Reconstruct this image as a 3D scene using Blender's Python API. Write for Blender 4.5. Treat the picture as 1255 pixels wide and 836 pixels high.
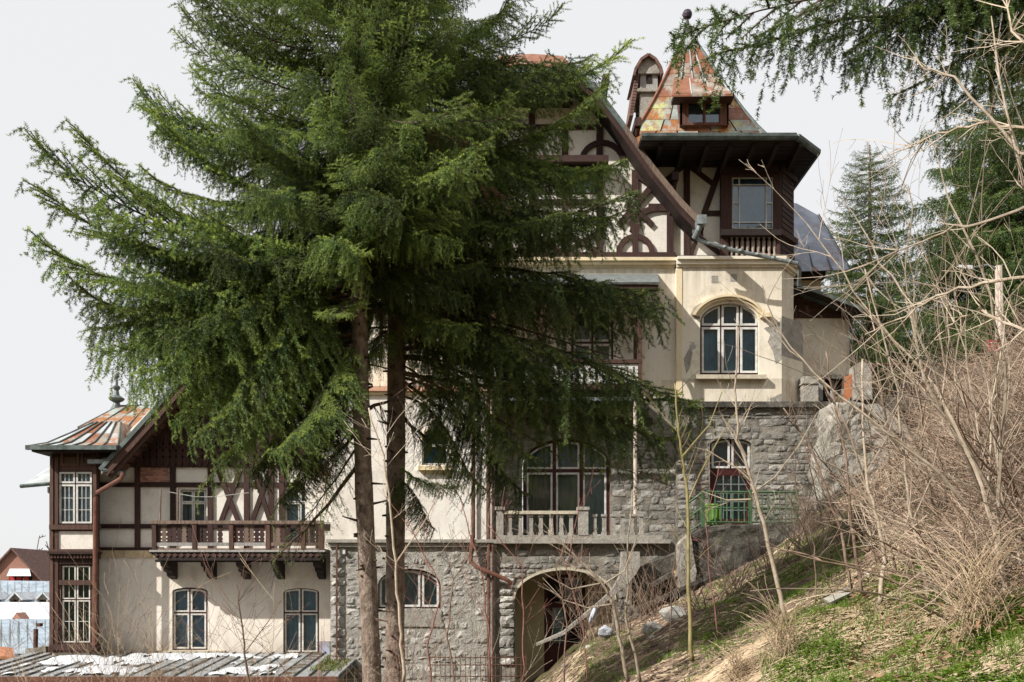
import bpy, bmesh, math, random
import numpy as np
from mathutils import Vector, Matrix
from mathutils.geometry import tessellate_polygon
R = math.radians
scene = bpy.context.scene
for o in list(bpy.data.objects): bpy.data.objects.remove(o)

# ------------------------------------------------------------------ camera
FOC, XC, YH = 1220.0, 627.5, 715.0        # photo pixels: focal length, centre column, horizon row
cam_d = bpy.data.cameras.new('camera'); cam = bpy.data.objects.new('camera', cam_d)
scene.collection.objects.link(cam); scene.camera = cam
cam.location = (0, 0, 0); cam.rotation_euler = (R(90), 0, 0)
cam_d.sensor_width = 36; cam_d.lens = 36 * FOC / 1255; cam_d.shift_y = (YH - 418) / 1255
cam_d.clip_start = 0.1; cam_d.clip_end = 3000

# ------------------------------------------------------------------ light
SUN = Vector((0.67, 0.43, -0.60)).normalized()      # the way sunlight travels: from the upper left, behind the camera
elev = math.asin(-SUN.z); to_sun = -SUN
az = math.atan2(to_sun.x, to_sun.y)
w = bpy.data.worlds.new("World"); scene.world = w; w.use_nodes = True
nt = w.node_tree; nt.nodes.clear()
sky = nt.nodes.new('ShaderNodeTexSky'); sky.sky_type = 'NISHITA'; sky.sun_disc = False
sky.sun_elevation = elev; sky.sun_rotation = az; sky.air_density = 1.0; sky.dust_density = 2.5
veil = nt.nodes.new('ShaderNodeMix'); veil.data_type = 'RGBA'; veil.inputs[0].default_value = 0.93
veil.inputs[7].default_value = (7.3, 7.32, 7.40, 1)   # thin bright cloud over the whole sky
bg = nt.nodes.new('ShaderNodeBackground'); bg.inputs[1].default_value = 0.10
wo = nt.nodes.new('ShaderNodeOutputWorld')
nt.links.new(sky.outputs[0], veil.inputs[6]); nt.links.new(veil.outputs[2], bg.inputs[0]); nt.links.new(bg.outputs[0], wo.inputs[0])
sd = bpy.data.lights.new('sun', 'SUN'); sd.energy = 5.0; sd.angle = R(0.6); sd.color = (1, 0.965, 0.90)
so = bpy.data.objects.new('sun', sd); scene.collection.objects.link(so)
so.rotation_euler = SUN.to_track_quat('-Z', 'Y').to_euler()
vs = scene.view_settings; vs.view_transform = 'Standard'; vs.look = 'None'; vs.exposure = 0.32; vs.gamma = 1
cy = scene.cycles
cy.max_bounces = 5; cy.diffuse_bounces = 3; cy.glossy_bounces = 2; cy.transmission_bounces = 2
cy.transparent_max_bounces = 6; cy.caustics_reflective = False; cy.caustics_refractive = False

# ------------------------------------------------------------------ materials
def N(nt, t, **kw):
    n = nt.nodes.new(t)
    for k, v in kw.items():
        if k.startswith('i'): n.inputs[int(k[1:])].default_value = v
        else: setattr(n, k, v)
    return n
def c4(c): return (c[0], c[1], c[2], 1)
def noise(nt, co, scale, detail=5, rough=0.6, stretch=None, off=0.0):
    m = N(nt, 'ShaderNodeMapping'); m.inputs[3].default_value = stretch or (1, 1, 1); m.inputs[1].default_value = (off, off * 1.7, off * .6)
    nt.links.new(co, m.inputs[0])
    n = N(nt, 'ShaderNodeTexNoise'); n.inputs['Scale'].default_value = scale
    n.inputs['Detail'].default_value = detail; n.inputs['Roughness'].default_value = rough
    nt.links.new(m.outputs[0], n.inputs['Vector']); return n.outputs[0]
def ramp(nt, f, a, b, ca=(0, 0, 0), cb=(1, 1, 1)):
    r = N(nt, 'ShaderNodeValToRGB'); r.color_ramp.elements[0].position = a; r.color_ramp.elements[1].position = b
    r.color_ramp.elements[0].color = c4(ca); r.color_ramp.elements[1].color = c4(cb)
    nt.links.new(f, r.inputs[0]); return r.outputs[0]
def mix(nt, fac, a, b, mode='MIX'):
    m = N(nt, 'ShaderNodeMix', data_type='RGBA', blend_type=mode)
    if isinstance(fac, float): m.inputs[0].default_value = fac
    else: nt.links.new(fac, m.inputs[0])
    for s, v in ((6, a), (7, b)):
        if isinstance(v, tuple): m.inputs[s].default_value = c4(v)
        else: nt.links.new(v, m.inputs[s])
    return m.outputs[2]
def new_mat(name):
    m = bpy.data.materials.new(name); m.use_nodes = True; nt = m.node_tree
    b = nt.nodes['Principled BSDF']; tc = N(nt, 'ShaderNodeTexCoord')
    return m, nt, b, tc.outputs['Object']
def finish(nt, b, col, rough=0.85, bump=None, bs=0.3, dist=0.02, metal=0.0, spec=0.3):
    nt.links.new(col, b.inputs['Base Color']) if not isinstance(col, tuple) else b.inputs['Base Color'].__setattr__('default_value', c4(col))
    if isinstance(rough, float): b.inputs['Roughness'].default_value = rough
    else: nt.links.new(rough, b.inputs['Roughness'])
    b.inputs['Metallic'].default_value = metal; b.inputs['Specular IOR Level'].default_value = spec
    if bump is not None:
        bn = N(nt, 'ShaderNodeBump'); bn.inputs['Strength'].default_value = bs; bn.inputs['Distance'].default_value = dist
        nt.links.new(bump, bn.inputs['Height']); nt.links.new(bn.outputs[0], b.inputs['Normal'])
def rnd_bright(nt, col, lo, hi):
    oi = N(nt, 'ShaderNodeObjectInfo'); mr = N(nt, 'ShaderNodeMapRange'); mr.inputs[3].default_value = lo; mr.inputs[4].default_value = hi
    nt.links.new(oi.outputs['Random'], mr.inputs[0])
    cc = N(nt, 'ShaderNodeCombineColor')
    for i in range(3): nt.links.new(mr.outputs[0], cc.inputs[i])
    return mix(nt, 1.0, col, cc.outputs[0], 'MULTIPLY')

def mat_simple(name, c1, c2, scale=6, rough=0.8, bs=0.3, bscale=30, dist=0.01, stretch=None, rnd=None, spec=0.3, metal=0.0):
    m, nt, b, co = new_mat(name)
    col = ramp(nt, noise(nt, co, scale, 6, .65, stretch), .33, .67, c1, c2)
    if rnd: col = rnd_bright(nt, col, *rnd)
    finish(nt, b, col, rough, noise(nt, co, bscale, 4, .6, stretch), bs, dist, metal, spec)
    return m
def mat_plaster(name, base, stain, dirt, peel, peel_amt=.62, bs=.35, bands=()):
    m, nt, b, co = new_mat(name)
    col = ramp(nt, noise(nt, co, .55, 7, .62), .35, .68, base, stain)
    streak = ramp(nt, noise(nt, co, 3.2, 8, .7, (1, 1, .16)), .5, .8)
    col = mix(nt, streak, col, mix(nt, .25, col, dirt))
    blot = ramp(nt, noise(nt, co, 1.4, 9, .72, off=7.3), .5, .68)
    col = mix(nt, blot, col, mix(nt, .45, col, dirt))
    sb0 = N(nt, 'ShaderNodeMath', operation='SUBTRACT'); sb0.inputs[1].default_value = .5; nt.links.new(noise(nt, co, .8, 6, .68, off=15), sb0.inputs[0])
    ab = N(nt, 'ShaderNodeMath', operation='ABSOLUTE'); nt.links.new(sb0.outputs[0], ab.inputs[0])
    lt_ = N(nt, 'ShaderNodeMath', operation='LESS_THAN'); lt_.inputs[1].default_value = .0016; nt.links.new(ab.outputs[0], lt_.inputs[0])
    col = mix(nt, lt_.outputs[0], col, mix(nt, .6, col, dirt))
    pf = ramp(nt, noise(nt, co, 1.15, 10, .7, off=3.1), peel_amt, peel_amt + .02)
    col = mix(nt, pf, col, peel)
    sz = N(nt, 'ShaderNodeSeparateXYZ'); nt.links.new(co, sz.inputs[0])
    for k, (za, zb_, amt) in enumerate(bands):      # run-off and damp: stains that start at a moulding, sill or plinth
        mr = N(nt, 'ShaderNodeMapRange'); mr.inputs[1].default_value = za; mr.inputs[2].default_value = zb_; mr.inputs[3].default_value = 1; mr.inputs[4].default_value = 0; nt.links.new(sz.outputs[2], mr.inputs[0])
        st = ramp(nt, noise(nt, co, 2.6, 7, .75, (1, 1, .07 if za > zb_ else .5), off=20 + k), .40, .62)
        mu = N(nt, 'ShaderNodeMath', operation='MULTIPLY'); nt.links.new(mr.outputs[0], mu.inputs[0]); nt.links.new(st, mu.inputs[1])
        # nothing stains above the moulding it starts from
        gt = N(nt, 'ShaderNodeMath', operation='LESS_THAN' if za > zb_ else 'GREATER_THAN'); gt.inputs[1].default_value = za; nt.links.new(sz.outputs[2], gt.inputs[0])
        m3 = N(nt, 'ShaderNodeMath', operation='MULTIPLY'); nt.links.new(mu.outputs[0], m3.inputs[0]); nt.links.new(gt.outputs[0], m3.inputs[1])
        m4 = N(nt, 'ShaderNodeMath', operation='MULTIPLY'); m4.inputs[1].default_value = amt; nt.links.new(m3.outputs[0], m4.inputs[0])
        col = mix(nt, m4.outputs[0], col, dirt)
    fine = noise(nt, co, 35, 6, .7); big = noise(nt, co, 4, 6, .6)
    col = mix(nt, .22, col, ramp(nt, fine, .3, .7, (.55, .55, .55), (1.3, 1.3, 1.3)), 'MULTIPLY')
    ad = N(nt, 'ShaderNodeMath', operation='ADD'); nt.links.new(fine, ad.inputs[0]); nt.links.new(big, ad.inputs[1])
    sb = N(nt, 'ShaderNodeMath', operation='SUBTRACT'); nt.links.new(ad.outputs[0], sb.inputs[0]); nt.links.new(pf, sb.inputs[1])
    finish(nt, b, col, .92, sb.outputs[0], bs, .012, spec=.15)
    return m
def mat_stone(name, ca, cb, cc, rnd=(.65, 1.25), bs=.9, moss=None, scale=3.0):
    m, nt, b, co = new_mat(name)
    tc = [n for n in nt.nodes if n.type == 'TEX_COORD'][0]
    geo = N(nt, 'ShaderNodeNewGeometry'); co = geo.outputs['Position']
    col = ramp(nt, noise(nt, co, scale, 9, .7), .32, .62, ca, cb)
    col = mix(nt, ramp(nt, noise(nt, co, 1.1, 7, .7, off=4), .5, .66), col, cc)
    if moss: col = mix(nt, ramp(nt, noise(nt, co, 1.7, 8, .75, off=9), .56, .7), col, moss)
    col = mix(nt, .8, col, ramp(nt, noise(nt, co, 26, 5, .7), .3, .7, (.6, .6, .6), (1.25, 1.25, 1.25)), 'MULTIPLY')
    if rnd: col = rnd_bright(nt, col, *rnd)
    finish(nt, b, col, .95, noise(nt, co, 11, 9, .72), bs, .05, spec=.12)
    return m
def mat_rust(name, zinc, rust, thr=.5, rnd=True, bs=.2, extra=None):
    m, nt, b, co = new_mat(name)
    n1 = noise(nt, co, 1.9, 10, .74, off=2, stretch=(1, 1, .55))
    oi = N(nt, 'ShaderNodeObjectInfo'); mr = N(nt, 'ShaderNodeMapRange'); mr.inputs[3].default_value = -.12; mr.inputs[4].default_value = .13
    nt.links.new(oi.outputs['Random'], mr.inputs[0])
    ad = N(nt, 'ShaderNodeMath', operation='ADD'); nt.links.new(n1, ad.inputs[0]); nt.links.new(mr.outputs[0], ad.inputs[1])
    f = ramp(nt, ad.outputs[0], thr - .05, thr + .05)
    z = ramp(nt, noise(nt, co, 2.2, 6, .6), .35, .65, zinc, tuple(v * .6 for v in zinc))
    if extra: z = mix(nt, ramp(nt, noise(nt, co, .9, 6, .6, off=11), .52, .62), z, extra)
    r = ramp(nt, noise(nt, co, 5, 7, .7, off=5), .3, .7, rust, tuple(v * .5 for v in rust))
    col = mix(nt, f, z, r)
    finish(nt, b, col, .6, noise(nt, co, 7, 5, .6), bs, .02, spec=.35)
    return m
def mat_glass(name, tint=(.82, .92, .98)):
    m = bpy.data.materials.new(name); m.use_nodes = True; nt = m.node_tree; nt.nodes.clear()
    t = N(nt, 'ShaderNodeBsdfTransparent'); t.inputs[0].default_value = c4(tint)
    g = N(nt, 'ShaderNodeBsdfGlossy'); g.inputs['Roughness'].default_value = .04
    tc = N(nt, 'ShaderNodeTexCoord'); bn = N(nt, 'ShaderNodeBump'); bn.inputs['Strength'].default_value = .06; bn.inputs['Distance'].default_value = .05
    nt.links.new(noise(nt, tc.outputs['Object'], 2.5, 2, .5), bn.inputs['Height']); nt.links.new(bn.outputs[0], g.inputs['Normal'])
    lw = N(nt, 'ShaderNodeFresnel'); lw.inputs[0].default_value = 1.5
    ad = N(nt, 'ShaderNodeMath', operation='ADD'); ad.inputs[1].default_value = .04; nt.links.new(lw.outputs[0], ad.inputs[0])
    x = N(nt, 'ShaderNodeMixShader'); nt.links.new(ad.outputs[0], x.inputs[0]); nt.links.new(t.outputs[0], x.inputs[1]); nt.links.new(g.outputs[0], x.inputs[2])
    o = N(nt, 'ShaderNodeOutputMaterial'); nt.links.new(x.outputs[0], o.inputs[0]); return m
def mat_leaf(name, dark, light, rnd=(.7, 1.3), trans=.25, attr=True):
    m = bpy.data.materials.new(name); m.use_nodes = True; nt = m.node_tree; nt.nodes.clear()
    tc = N(nt, 'ShaderNodeTexCoord'); co = tc.outputs['Object']
    col = ramp(nt, noise(nt, co, 2.3, 3, .6), .3, .7, dark, tuple((a * .7 + c * .3) for a, c in zip(dark, light)))
    if attr:
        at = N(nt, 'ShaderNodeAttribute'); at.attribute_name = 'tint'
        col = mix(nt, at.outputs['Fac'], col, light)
    col = rnd_bright(nt, col, *rnd)
    d = N(nt, 'ShaderNodeBsdfDiffuse'); t = N(nt, 'ShaderNodeBsdfTranslucent'); g = N(nt, 'ShaderNodeBsdfGlossy'); g.inputs['Roughness'].default_value = .5
    g.inputs[0].default_value = (.6, .65, .6, 1)
    nt.links.new(col, d.inputs[0]); nt.links.new(mix(nt, 1.0, col, (1.2, 1.3, .6), 'MULTIPLY'), t.inputs[0])
    x = N(nt, 'ShaderNodeMixShader'); x.inputs[0].default_value = trans; nt.links.new(d.outputs[0], x.inputs[1]); nt.links.new(t.outputs[0], x.inputs[2])
    y = N(nt, 'ShaderNodeMixShader'); y.inputs[0].default_value = .05; nt.links.new(x.outputs[0], y.inputs[1]); nt.links.new(g.outputs[0], y.inputs[2])
    o = N(nt, 'ShaderNodeOutputMaterial'); nt.links.new(y.outputs[0], o.inputs[0]); return m

MT = {}
MT['cream'] = mat_plaster('cream_plaster', (.80, .71, .56), (.80, .75, .66), (.36, .30, .22), (.42, .41, .38), .625, bands=((8.85, 7.6, .6), (5.72, 5.0, .6), (4.9, 5.5, .6)))
MT['ochre'] = mat_plaster('ochre_plaster', (.74, .60, .38), (.78, .68, .49), (.4, .3, .2), (.42, .41, .38), .7)
MT['white'] = mat_plaster('white_plaster', (.80, .76, .70), (.76, .70, .62), (.42, .36, .30), (.5, .45, .38), .70, bands=((5.1, 3.6, .45), (1.1, 2.0, .55), (3.0, 2.0, .4)))
MT['chalet'] = mat_plaster('warm_white_plaster', (.84, .77, .69), (.80, .72, .62), (.40, .33, .26), (.55, .47, .36), .70, bands=((.75, -.3, .2), (-2.0, -1.2, .7)))
MT['panelp'] = mat_plaster('infill_plaster', (.84, .80, .73), (.79, .74, .66), (.42, .35, .28), (.45, .42, .36), .72)
MT['buff'] = mat_plaster('buff_render', (.50, .41, .26), (.42, .34, .22), (.2, .16, .11), (.3, .26, .2), .6)
MT['timber'] = mat_simple('dark_red_timber', (.028, .013, .011), (.062, .029, .023), 5, .7, .5, 40, .008, (6, 6, .6), (.7, 1.4))
MT['timberb'] = mat_simple('brown_timber', (.05, .024, .018), (.115, .06, .043), 5, .7, .5, 40, .008, (6, 6, .6), (.75, 1.3))
MT['black'] = mat_simple('near_black', (.012, .008, .007), (.035, .022, .018), 5, .75, .5, 30, .008, (6, 6, .6), (.7, 1.4))  # near-black timber tone; also on sheets that paint unlit openings
MT['oldwood'] = mat_simple('weathered_wood', (.09, .055, .04), (.24, .18, .14), 5, .85, .5, 40, .008, (6, 6, .6), (.7, 1.2))
MT['greyw'] = mat_simple('grey_board', (.22, .21, .20), (.42, .40, .38), 5, .85, .4, 40, .008, (6, 6, .6), (.7, 1.2))
MT['whitep'] = mat_simple('chipped_white_paint', (.46, .45, .42), (.74, .73, .69), 7, .5, .3, 30, .005)
MT['sash'] = mat_simple('aged_white_sash', (.48, .46, .41), (.74, .72, .67), 8, .5, .3, 30, .005)
MT['darkframe'] = mat_simple('maroon_frame', (.035, .008, .008), (.07, .018, .016), 6, .5, .3, 30, .005)
MT['glass'] = mat_glass('window_glass')
MT['glassg'] = mat_glass('green_glass', (.45, .62, .55))
MT['cloth_blue'] = mat_simple('blue_grey_curtain', (.15, .27, .36), (.34, .50, .60), 2.5, .9, .3, 60, .004, (1, 1, .6))
MT['room_dark'] = mat_simple('unlit_room_sheet', (.06, .10, .13), (.16, .23, .28), 2.5, .9, .2, 60, .004)  # for sheets behind panes: darkness of the unlit room painted as colour
MT['cloth_teal'] = mat_simple('teal_curtain', (.12, .22, .21), (.30, .46, .44), 3, .9, .3, 60, .004, (2, 2, .5))
MT['cloth_tan'] = mat_simple('tan_blind', (.45, .28, .17), (.6, .42, .28), 3, .9, .3, 60, .004, (3, 3, .3))
MT['cloth_olive'] = mat_simple('olive_blind', (.24, .22, .15), (.36, .33, .24), 3, .9, .3, 60, .004, (3, 3, .3))
MT['cloth_white'] = mat_simple('white_net_curtain', (.35, .45, .52), (.75, .82, .86), 3, .9, .3, 60, .004, (4, 4, .3))
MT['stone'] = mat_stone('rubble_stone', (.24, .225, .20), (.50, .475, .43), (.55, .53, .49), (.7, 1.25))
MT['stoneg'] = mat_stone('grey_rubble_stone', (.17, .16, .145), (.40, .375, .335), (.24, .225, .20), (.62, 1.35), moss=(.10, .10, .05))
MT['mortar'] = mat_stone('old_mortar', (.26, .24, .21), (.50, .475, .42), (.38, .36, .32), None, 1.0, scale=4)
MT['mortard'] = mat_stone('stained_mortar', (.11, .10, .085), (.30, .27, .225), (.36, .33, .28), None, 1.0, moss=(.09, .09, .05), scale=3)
MT['rock'] = mat_stone('pale_rough_rock', (.2, .18, .15), (.44, .41, .36), (.30, .27, .22), None, 1.0, moss=(.12, .14, .05), scale=2)
MT['conc'] = mat_stone('weathered_concrete', (.24, .22, .19), (.44, .41, .36), (.30, .28, .24), None, .6, scale=5)
MT['concd'] = mat_stone('black_stained_concrete', (.03, .028, .025), (.13, .12, .10), (.24, .22, .19), None, 1.0, moss=(.05, .06, .025), scale=2)
MT['creamst'] = mat_stone('cream_stone', (.50, .44, .33), (.6, .54, .42), (.36, .32, .25), None, .4, scale=4)
MT['sandst'] = mat_stone('ochre_sandstone', (.5, .36, .2), (.62, .48, .3), (.5, .42, .3), (.85, 1.1), .3, scale=4)
MT['rust'] = mat_rust('rusty_roof_sheet', (.40, .45, .42), (.42, .17, .06), .505, extra=(.48, .50, .22))
MT['rust2'] = mat_rust('orange_rust_sheet', (.40, .35, .29), (.32, .13, .07), .46)
MT['zinc'] = mat_rust('blue_grey_sheet', (.40, .44, .54), (.36, .17, .09), .6)
MT['pale'] = mat_rust('pale_grey_sheet', (.5, .52, .52), (.42, .2, .1), .6)
MT['lean'] = mat_rust('lean_to_sheet', (.36, .37, .37), (.14, .1, .06), .6)
MT['gutter'] = mat_simple('grey_metal', (.13, .15, .15), (.30, .33, .33), 6, .45, .2, 30, .005, metal=.3)
MT['gutterd'] = mat_simple('dark_green_grey_metal', (.05, .065, .06), (.16, .19, .18), 4, .5, .2, 30, .005, metal=.2)
MT['pipe'] = mat_simple('brown_pipe', (.11, .045, .03), (.20, .09, .06), 6, .5, .2, 30, .005)
MT['brick'] = mat_simple('red_brick', (.30, .12, .085), (.52, .30, .23), 12, .9, .5, 40, .01, None, (.65, 1.35))
MT['tile'] = mat_simple('red_roof_tile', (.10, .055, .045), (.22, .13, .105), 5, .9, .5, 20, .01)
MT['balp'] = mat_simple('faded_pink_paint', (.22, .17, .14), (.42, .34, .29), 8, .7, .3, 30, .005)
MT['blues'] = mat_simple('pale_blue_sheet', (.20, .25, .30), (.38, .44, .50), 1.5, .6, .3, 20, .01)
MT['leaf'] = mat_simple('dead_leaf', (.08, .045, .025), (.34, .21, .12), 5, .9, .3, 30, .01)
MT['finial'] = mat_simple('dark_purple_metal', (.03, .022, .035), (.09, .065, .085), 6, .5, .2, 30, .005)
MT['snow'] = mat_simple('old_snow', (.52, .54, .57), (.76, .78, .80), 2, .7, .4, 14, .03)
MT['bark'] = mat_simple('spruce_bark', (.10, .07, .052), (.36, .28, .225), 9, .95, 1.0, 26, .03, (1, 1, .7))
MT['barklit'] = mat_simple('scaly_bark', (.13, .085, .065), (.27, .20, .16), 14, .95, 1.0, 30, .03, (1, 1, .6))
MT['deadtwig'] = mat_simple('dead_twig', (.05, .032, .022), (.12, .08, .06), 9, .95, .3, 30, .01)
MT['needle'] = mat_leaf('spruce_needles', (.022, .068, .044), (.36, .44, .10), (.5, 1.5), .2)  # new-growth tips, with sunlit ends and shaded inner needles painted into the colours
MT['needledark'] = mat_leaf('dark_spruce_needles', (.030, .065, .024), (.16, .21, .05), (.7, 1.3), .25)
MT['ivory'] = mat_simple('pale_sapling_bark', (.30, .23, .16), (.5, .42, .33), 10, .8, .4, 40, .01, None, (.75, 1.15))
MT['olive'] = mat_simple('olive_sapling_bark', (.19, .15, .06), (.33, .28, .13), 10, .8, .4, 40, .01)
MT['redtwig'] = mat_simple('red_twig', (.17, .07, .055), (.30, .15, .12), 10, .8, .4, 40, .01)
MT['browntwig'] = mat_simple('brown_twig', (.13, .085, .06), (.30, .21, .155), 4, .9, .4, 40, .01, None, (.7, 1.2))
MT['straw'] = mat_simple('dry_straw', (.30, .21, .125), (.56, .44, .30), 1.5, .9, .3, 40, .01)
MT['thick'] = mat_simple('dry_thicket_stem', (.17, .12, .085), (.48, .38, .285), 1.2, .9, .3, 40, .01)
MT['grassg'] = mat_leaf('green_grass', (.12, .20, .025), (.38, .46, .09), None or (.9, 1.1), .3)
MT['greenpaint'] = mat_simple('green_painted_iron', (.035, .07, .04), (.09, .16, .07), 8, .5, .3, 40, .005)
MT['greenbin'] = mat_simple('bright_green_plastic', (.10, .20, .035), (.17, .30, .06), 5, .5, .2, 40, .005)
MT['iron'] = mat_simple('rusty_iron', (.06, .032, .022), (.17, .085, .055), 8, .8, .4, 40, .005)
MT['orange'] = mat_simple('orange_rust_sheet_metal', (.36, .13, .06), (.48, .20, .10), 3, .7, .2, 20, .005)
MT['red'] = mat_simple('red_sign_paint', (.45, .03, .03), (.55, .05, .04), 3, .5, .1, 20, .002)
MT['lampw'] = mat_simple('pale_lamp_shell', (.6, .6, .6), (.75, .75, .75), 3, .4, .1, 20, .002)
MT['post'] = mat_simple('concrete_post', (.45, .36, .30), (.66, .56, .48), 5, .9, .4, 30, .006)
MT['pinkp'] = mat_simple('pink_ledge_paint', (.5, .25, .16), (.62, .4, .28), 5, .9, .3, 30, .006)
MT['moss'] = mat_simple('moss', (.07, .08, .02), (.20, .24, .05), 5, 1.0, .8, 30, .03)
MT['bag'] = mat_simple('white_plastic_bag', (.3, .31, .35), (.55, .57, .62), 5, .4, .4, 20, .02)

# ------------------------------------------------------------------ helpers
def X(px, Y): return (px - XC) * Y / FOC
def Z(py, Y): return (YH - py) * Y / FOC
def P(px, py, Y): return Vector((X(px, Y), Y, Z(py, Y)))
COL = scene.collection
class MB:
    def __init__(s): s.v = []; s.f = []; s.m = []; s.mi = 0
    def add(s, vs, fs):
        b = len(s.v); s.v += [tuple(v) for v in vs]
        for f in fs: s.f.append([i + b for i in f]); s.m.append(s.mi)
        return s
    def box(s, x0, x1, y0, y1, z0, z1):
        return s.add([(x0, y0, z0), (x1, y0, z0), (x1, y1, z0), (x0, y1, z0), (x0, y0, z1), (x1, y0, z1), (x1, y1, z1), (x0, y1, z1)],
                     [(0, 1, 5, 4), (1, 2, 6, 5), (2, 3, 7, 6), (3, 0, 4, 7), (4, 5, 6, 7), (3, 2, 1, 0)])
    def pbox(s, px0, px1, py0, py1, Y, d):      # front face at depth Y, given in photo pixels of that plane
        return s.box(X(px0, Y), X(px1, Y), Y, Y + d, Z(py1, Y), Z(py0, Y))
    def plate(s, outer, holes, Y, d, conv=True):
        loops = [[(X(a, Y), Z(b, Y)) for a, b in l] if conv else list(l) for l in [outer] + list(holes)]
        return s.plate_xf(loops, lambda u, v, t: (u, Y + t * d, v))
    def plate_xf(s, loops, fn):
        tri = tessellate_polygon([[Vector((a, b, 0)) for a, b in l] for l in loops])
        pts = [p for l in loops for p in l]; n = len(pts)
        vs = [fn(a, b, 0) for a, b in pts] + [fn(a, b, 1) for a, b in pts]
        fs = [tuple(t) for t in tri] + [tuple(i + n for i in reversed(t)) for t in tri]
        k = 0
        for l in loops:
            for i in range(len(l)):
                j = (i + 1) % len(l); fs.append((k + i, k + j, k + j + n, k + i + n))
            k += len(l)
        return s.add(vs, fs)
    def beam(s, p0, p1, wpx, Y, d):             # a straight timber between two photo points of plane Y
        a = Vector((X(p0[0], Y), Z(p0[1], Y))); b = Vector((X(p1[0], Y), Z(p1[1], Y)))
        t = (b - a).normalized(); n = Vector((-t.y, t.x)) * (wpx * Y / FOC / 2)
        return s.plate([tuple(a + n), tuple(b + n), tuple(b - n), tuple(a - n)], [], Y, d, False)
    def arc(s, cx, cy, r, w, a0, a1, Y, d, n=10):
        o = [(cx + (r + w / 2) * math.cos(R(a0 + (a1 - a0) * i / n)), cy - (r + w / 2) * math.sin(R(a0 + (a1 - a0) * i / n))) for i in range(n + 1)]
        q = [(cx + (r - w / 2) * math.cos(R(a0 + (a1 - a0) * i / n)), cy - (r - w / 2) * math.sin(R(a0 + (a1 - a0) * i / n))) for i in range(n + 1)]
        return s.plate(o + q[::-1], [], Y, d)
    def quad(s, a, b, c, d_, th=0.0):
        a, b, c, d_ = map(Vector, (a, b, c, d_))
        if not th: return s.add([a, b, c, d_], [(0, 1, 2, 3)])
        n = (b - a).cross(d_ - a).normalized() * th
        return s.add([a, b, c, d_, a + n, b + n, c + n, d_ + n], [(3, 2, 1, 0), (4, 5, 6, 7), (0, 1, 5, 4), (1, 2, 6, 5), (2, 3, 7, 6), (3, 0, 4, 7)])
    def tube(s, pts, rad, n=6, cap=True):
        pts = [Vector(p) for p in pts]; rr = rad if isinstance(rad, (list, tuple)) else [rad] * len(pts)
        rings = []; up = Vector((0.31, 0.17, 0.93)).normalized()
        for i, p in enumerate(pts):
            t = (pts[min(i + 1, len(pts) - 1)] - pts[max(i - 1, 0)])
            t = t.normalized() if t.length > 1e-9 else Vector((0, 0, 1))
            u = t.cross(up)
            if u.length < .05: u = t.cross(Vector((1, 0, 0)))
            u.normalize(); v = t.cross(u)
            rings.append([p + (u * math.cos(2 * math.pi * k / n) + v * math.sin(2 * math.pi * k / n)) * rr[i] for k in range(n)])
        vs = [q for r in rings for q in r]; fs = []
        for i in range(len(pts) - 1):
            for k in range(n): fs.append((i * n + k, i * n + (k + 1) % n, (i + 1) * n + (k + 1) % n, (i + 1) * n + k))
        if cap: fs.append(tuple(range(n - 1, -1, -1))); fs.append(tuple(len(vs) - n + k for k in range(n)))
        return s.add(vs, fs)
    def lathe(s, c, prof, n=12):                # prof: (radius, z)
        vs = []; fs = []
        for r, z in prof: vs += [(c[0] + r * math.cos(2 * math.pi * k / n), c[1] + r * math.sin(2 * math.pi * k / n), c[2] + z) for k in range(n)]
        for i in range(len(prof) - 1):
            for k in range(n): fs.append((i * n + k, i * n + (k + 1) % n, (i + 1) * n + (k + 1) % n, (i + 1) * n + k))
        fs.append(tuple(range(n - 1, -1, -1))); fs.append(tuple(len(vs) - n + k for k in range(n)))
        return s.add(vs, fs)
    def mesh(s, name, mats, smooth=False, fixn=True):
        me = bpy.data.meshes.new(name); me.from_pydata(s.v, [], s.f)
        for m in (mats if isinstance(mats, (list, tuple)) else [mats]): me.materials.append(MT[m])
        if any(s.m): me.polygons.foreach_set('material_index', s.m)
        if fixn and len(s.v) < 60000:
            bm = bmesh.new(); bm.from_mesh(me); bmesh.ops.recalc_face_normals(bm, faces=bm.faces); bm.to_mesh(me); bm.free()
        if smooth: me.polygons.foreach_set('use_smooth', [True] * len(me.polygons))
        me.update(); return me
    def build(s, name, mats, parent=None, smooth=False, **tags):
        o = bpy.data.objects.new(name, s.mesh(name, mats, smooth)); COL.objects.link(o); attach(o, parent)
        return tag(o, **tags)
def wloc(o):
    v = Vector((0, 0, 0))
    while o: v += o.location; o = o.parent
    return v
def attach(o, parent):
    if parent: o.parent = parent; o.location = o.location - wloc(parent)
def tag(o, label=None, cat=None, group=None, kind=None):
    if label: o['label'] = label
    if cat: o['category'] = cat
    if group: o['group'] = group
    if kind: o['kind'] = kind
    return o
def thing(name, loc, label, cat, group=None):
    o = bpy.data.objects.new(name, None); COL.objects.link(o); o.location = loc; o.empty_display_size = .3
    return tag(o, label, cat, group)
def put(name, me, loc, parent=None, scale=(1, 1, 1), rot=(0, 0, 0), **tags):   # a copy that shares mesh data
    o = bpy.data.objects.new(name, me); COL.objects.link(o); o.location = loc; o.scale = scale; o.rotation_euler = rot
    attach(o, parent); return tag(o, **tags)
def arch_top(x0, x1, ys, rise):                 # returns y(px) of an arch (elliptical) springing at row ys
    c, h = (x0 + x1) / 2, (x1 - x0) / 2
    return lambda x: ys - rise * math.sqrt(max(0, 1 - ((x - c) / h) ** 2)) if rise else ys
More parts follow.
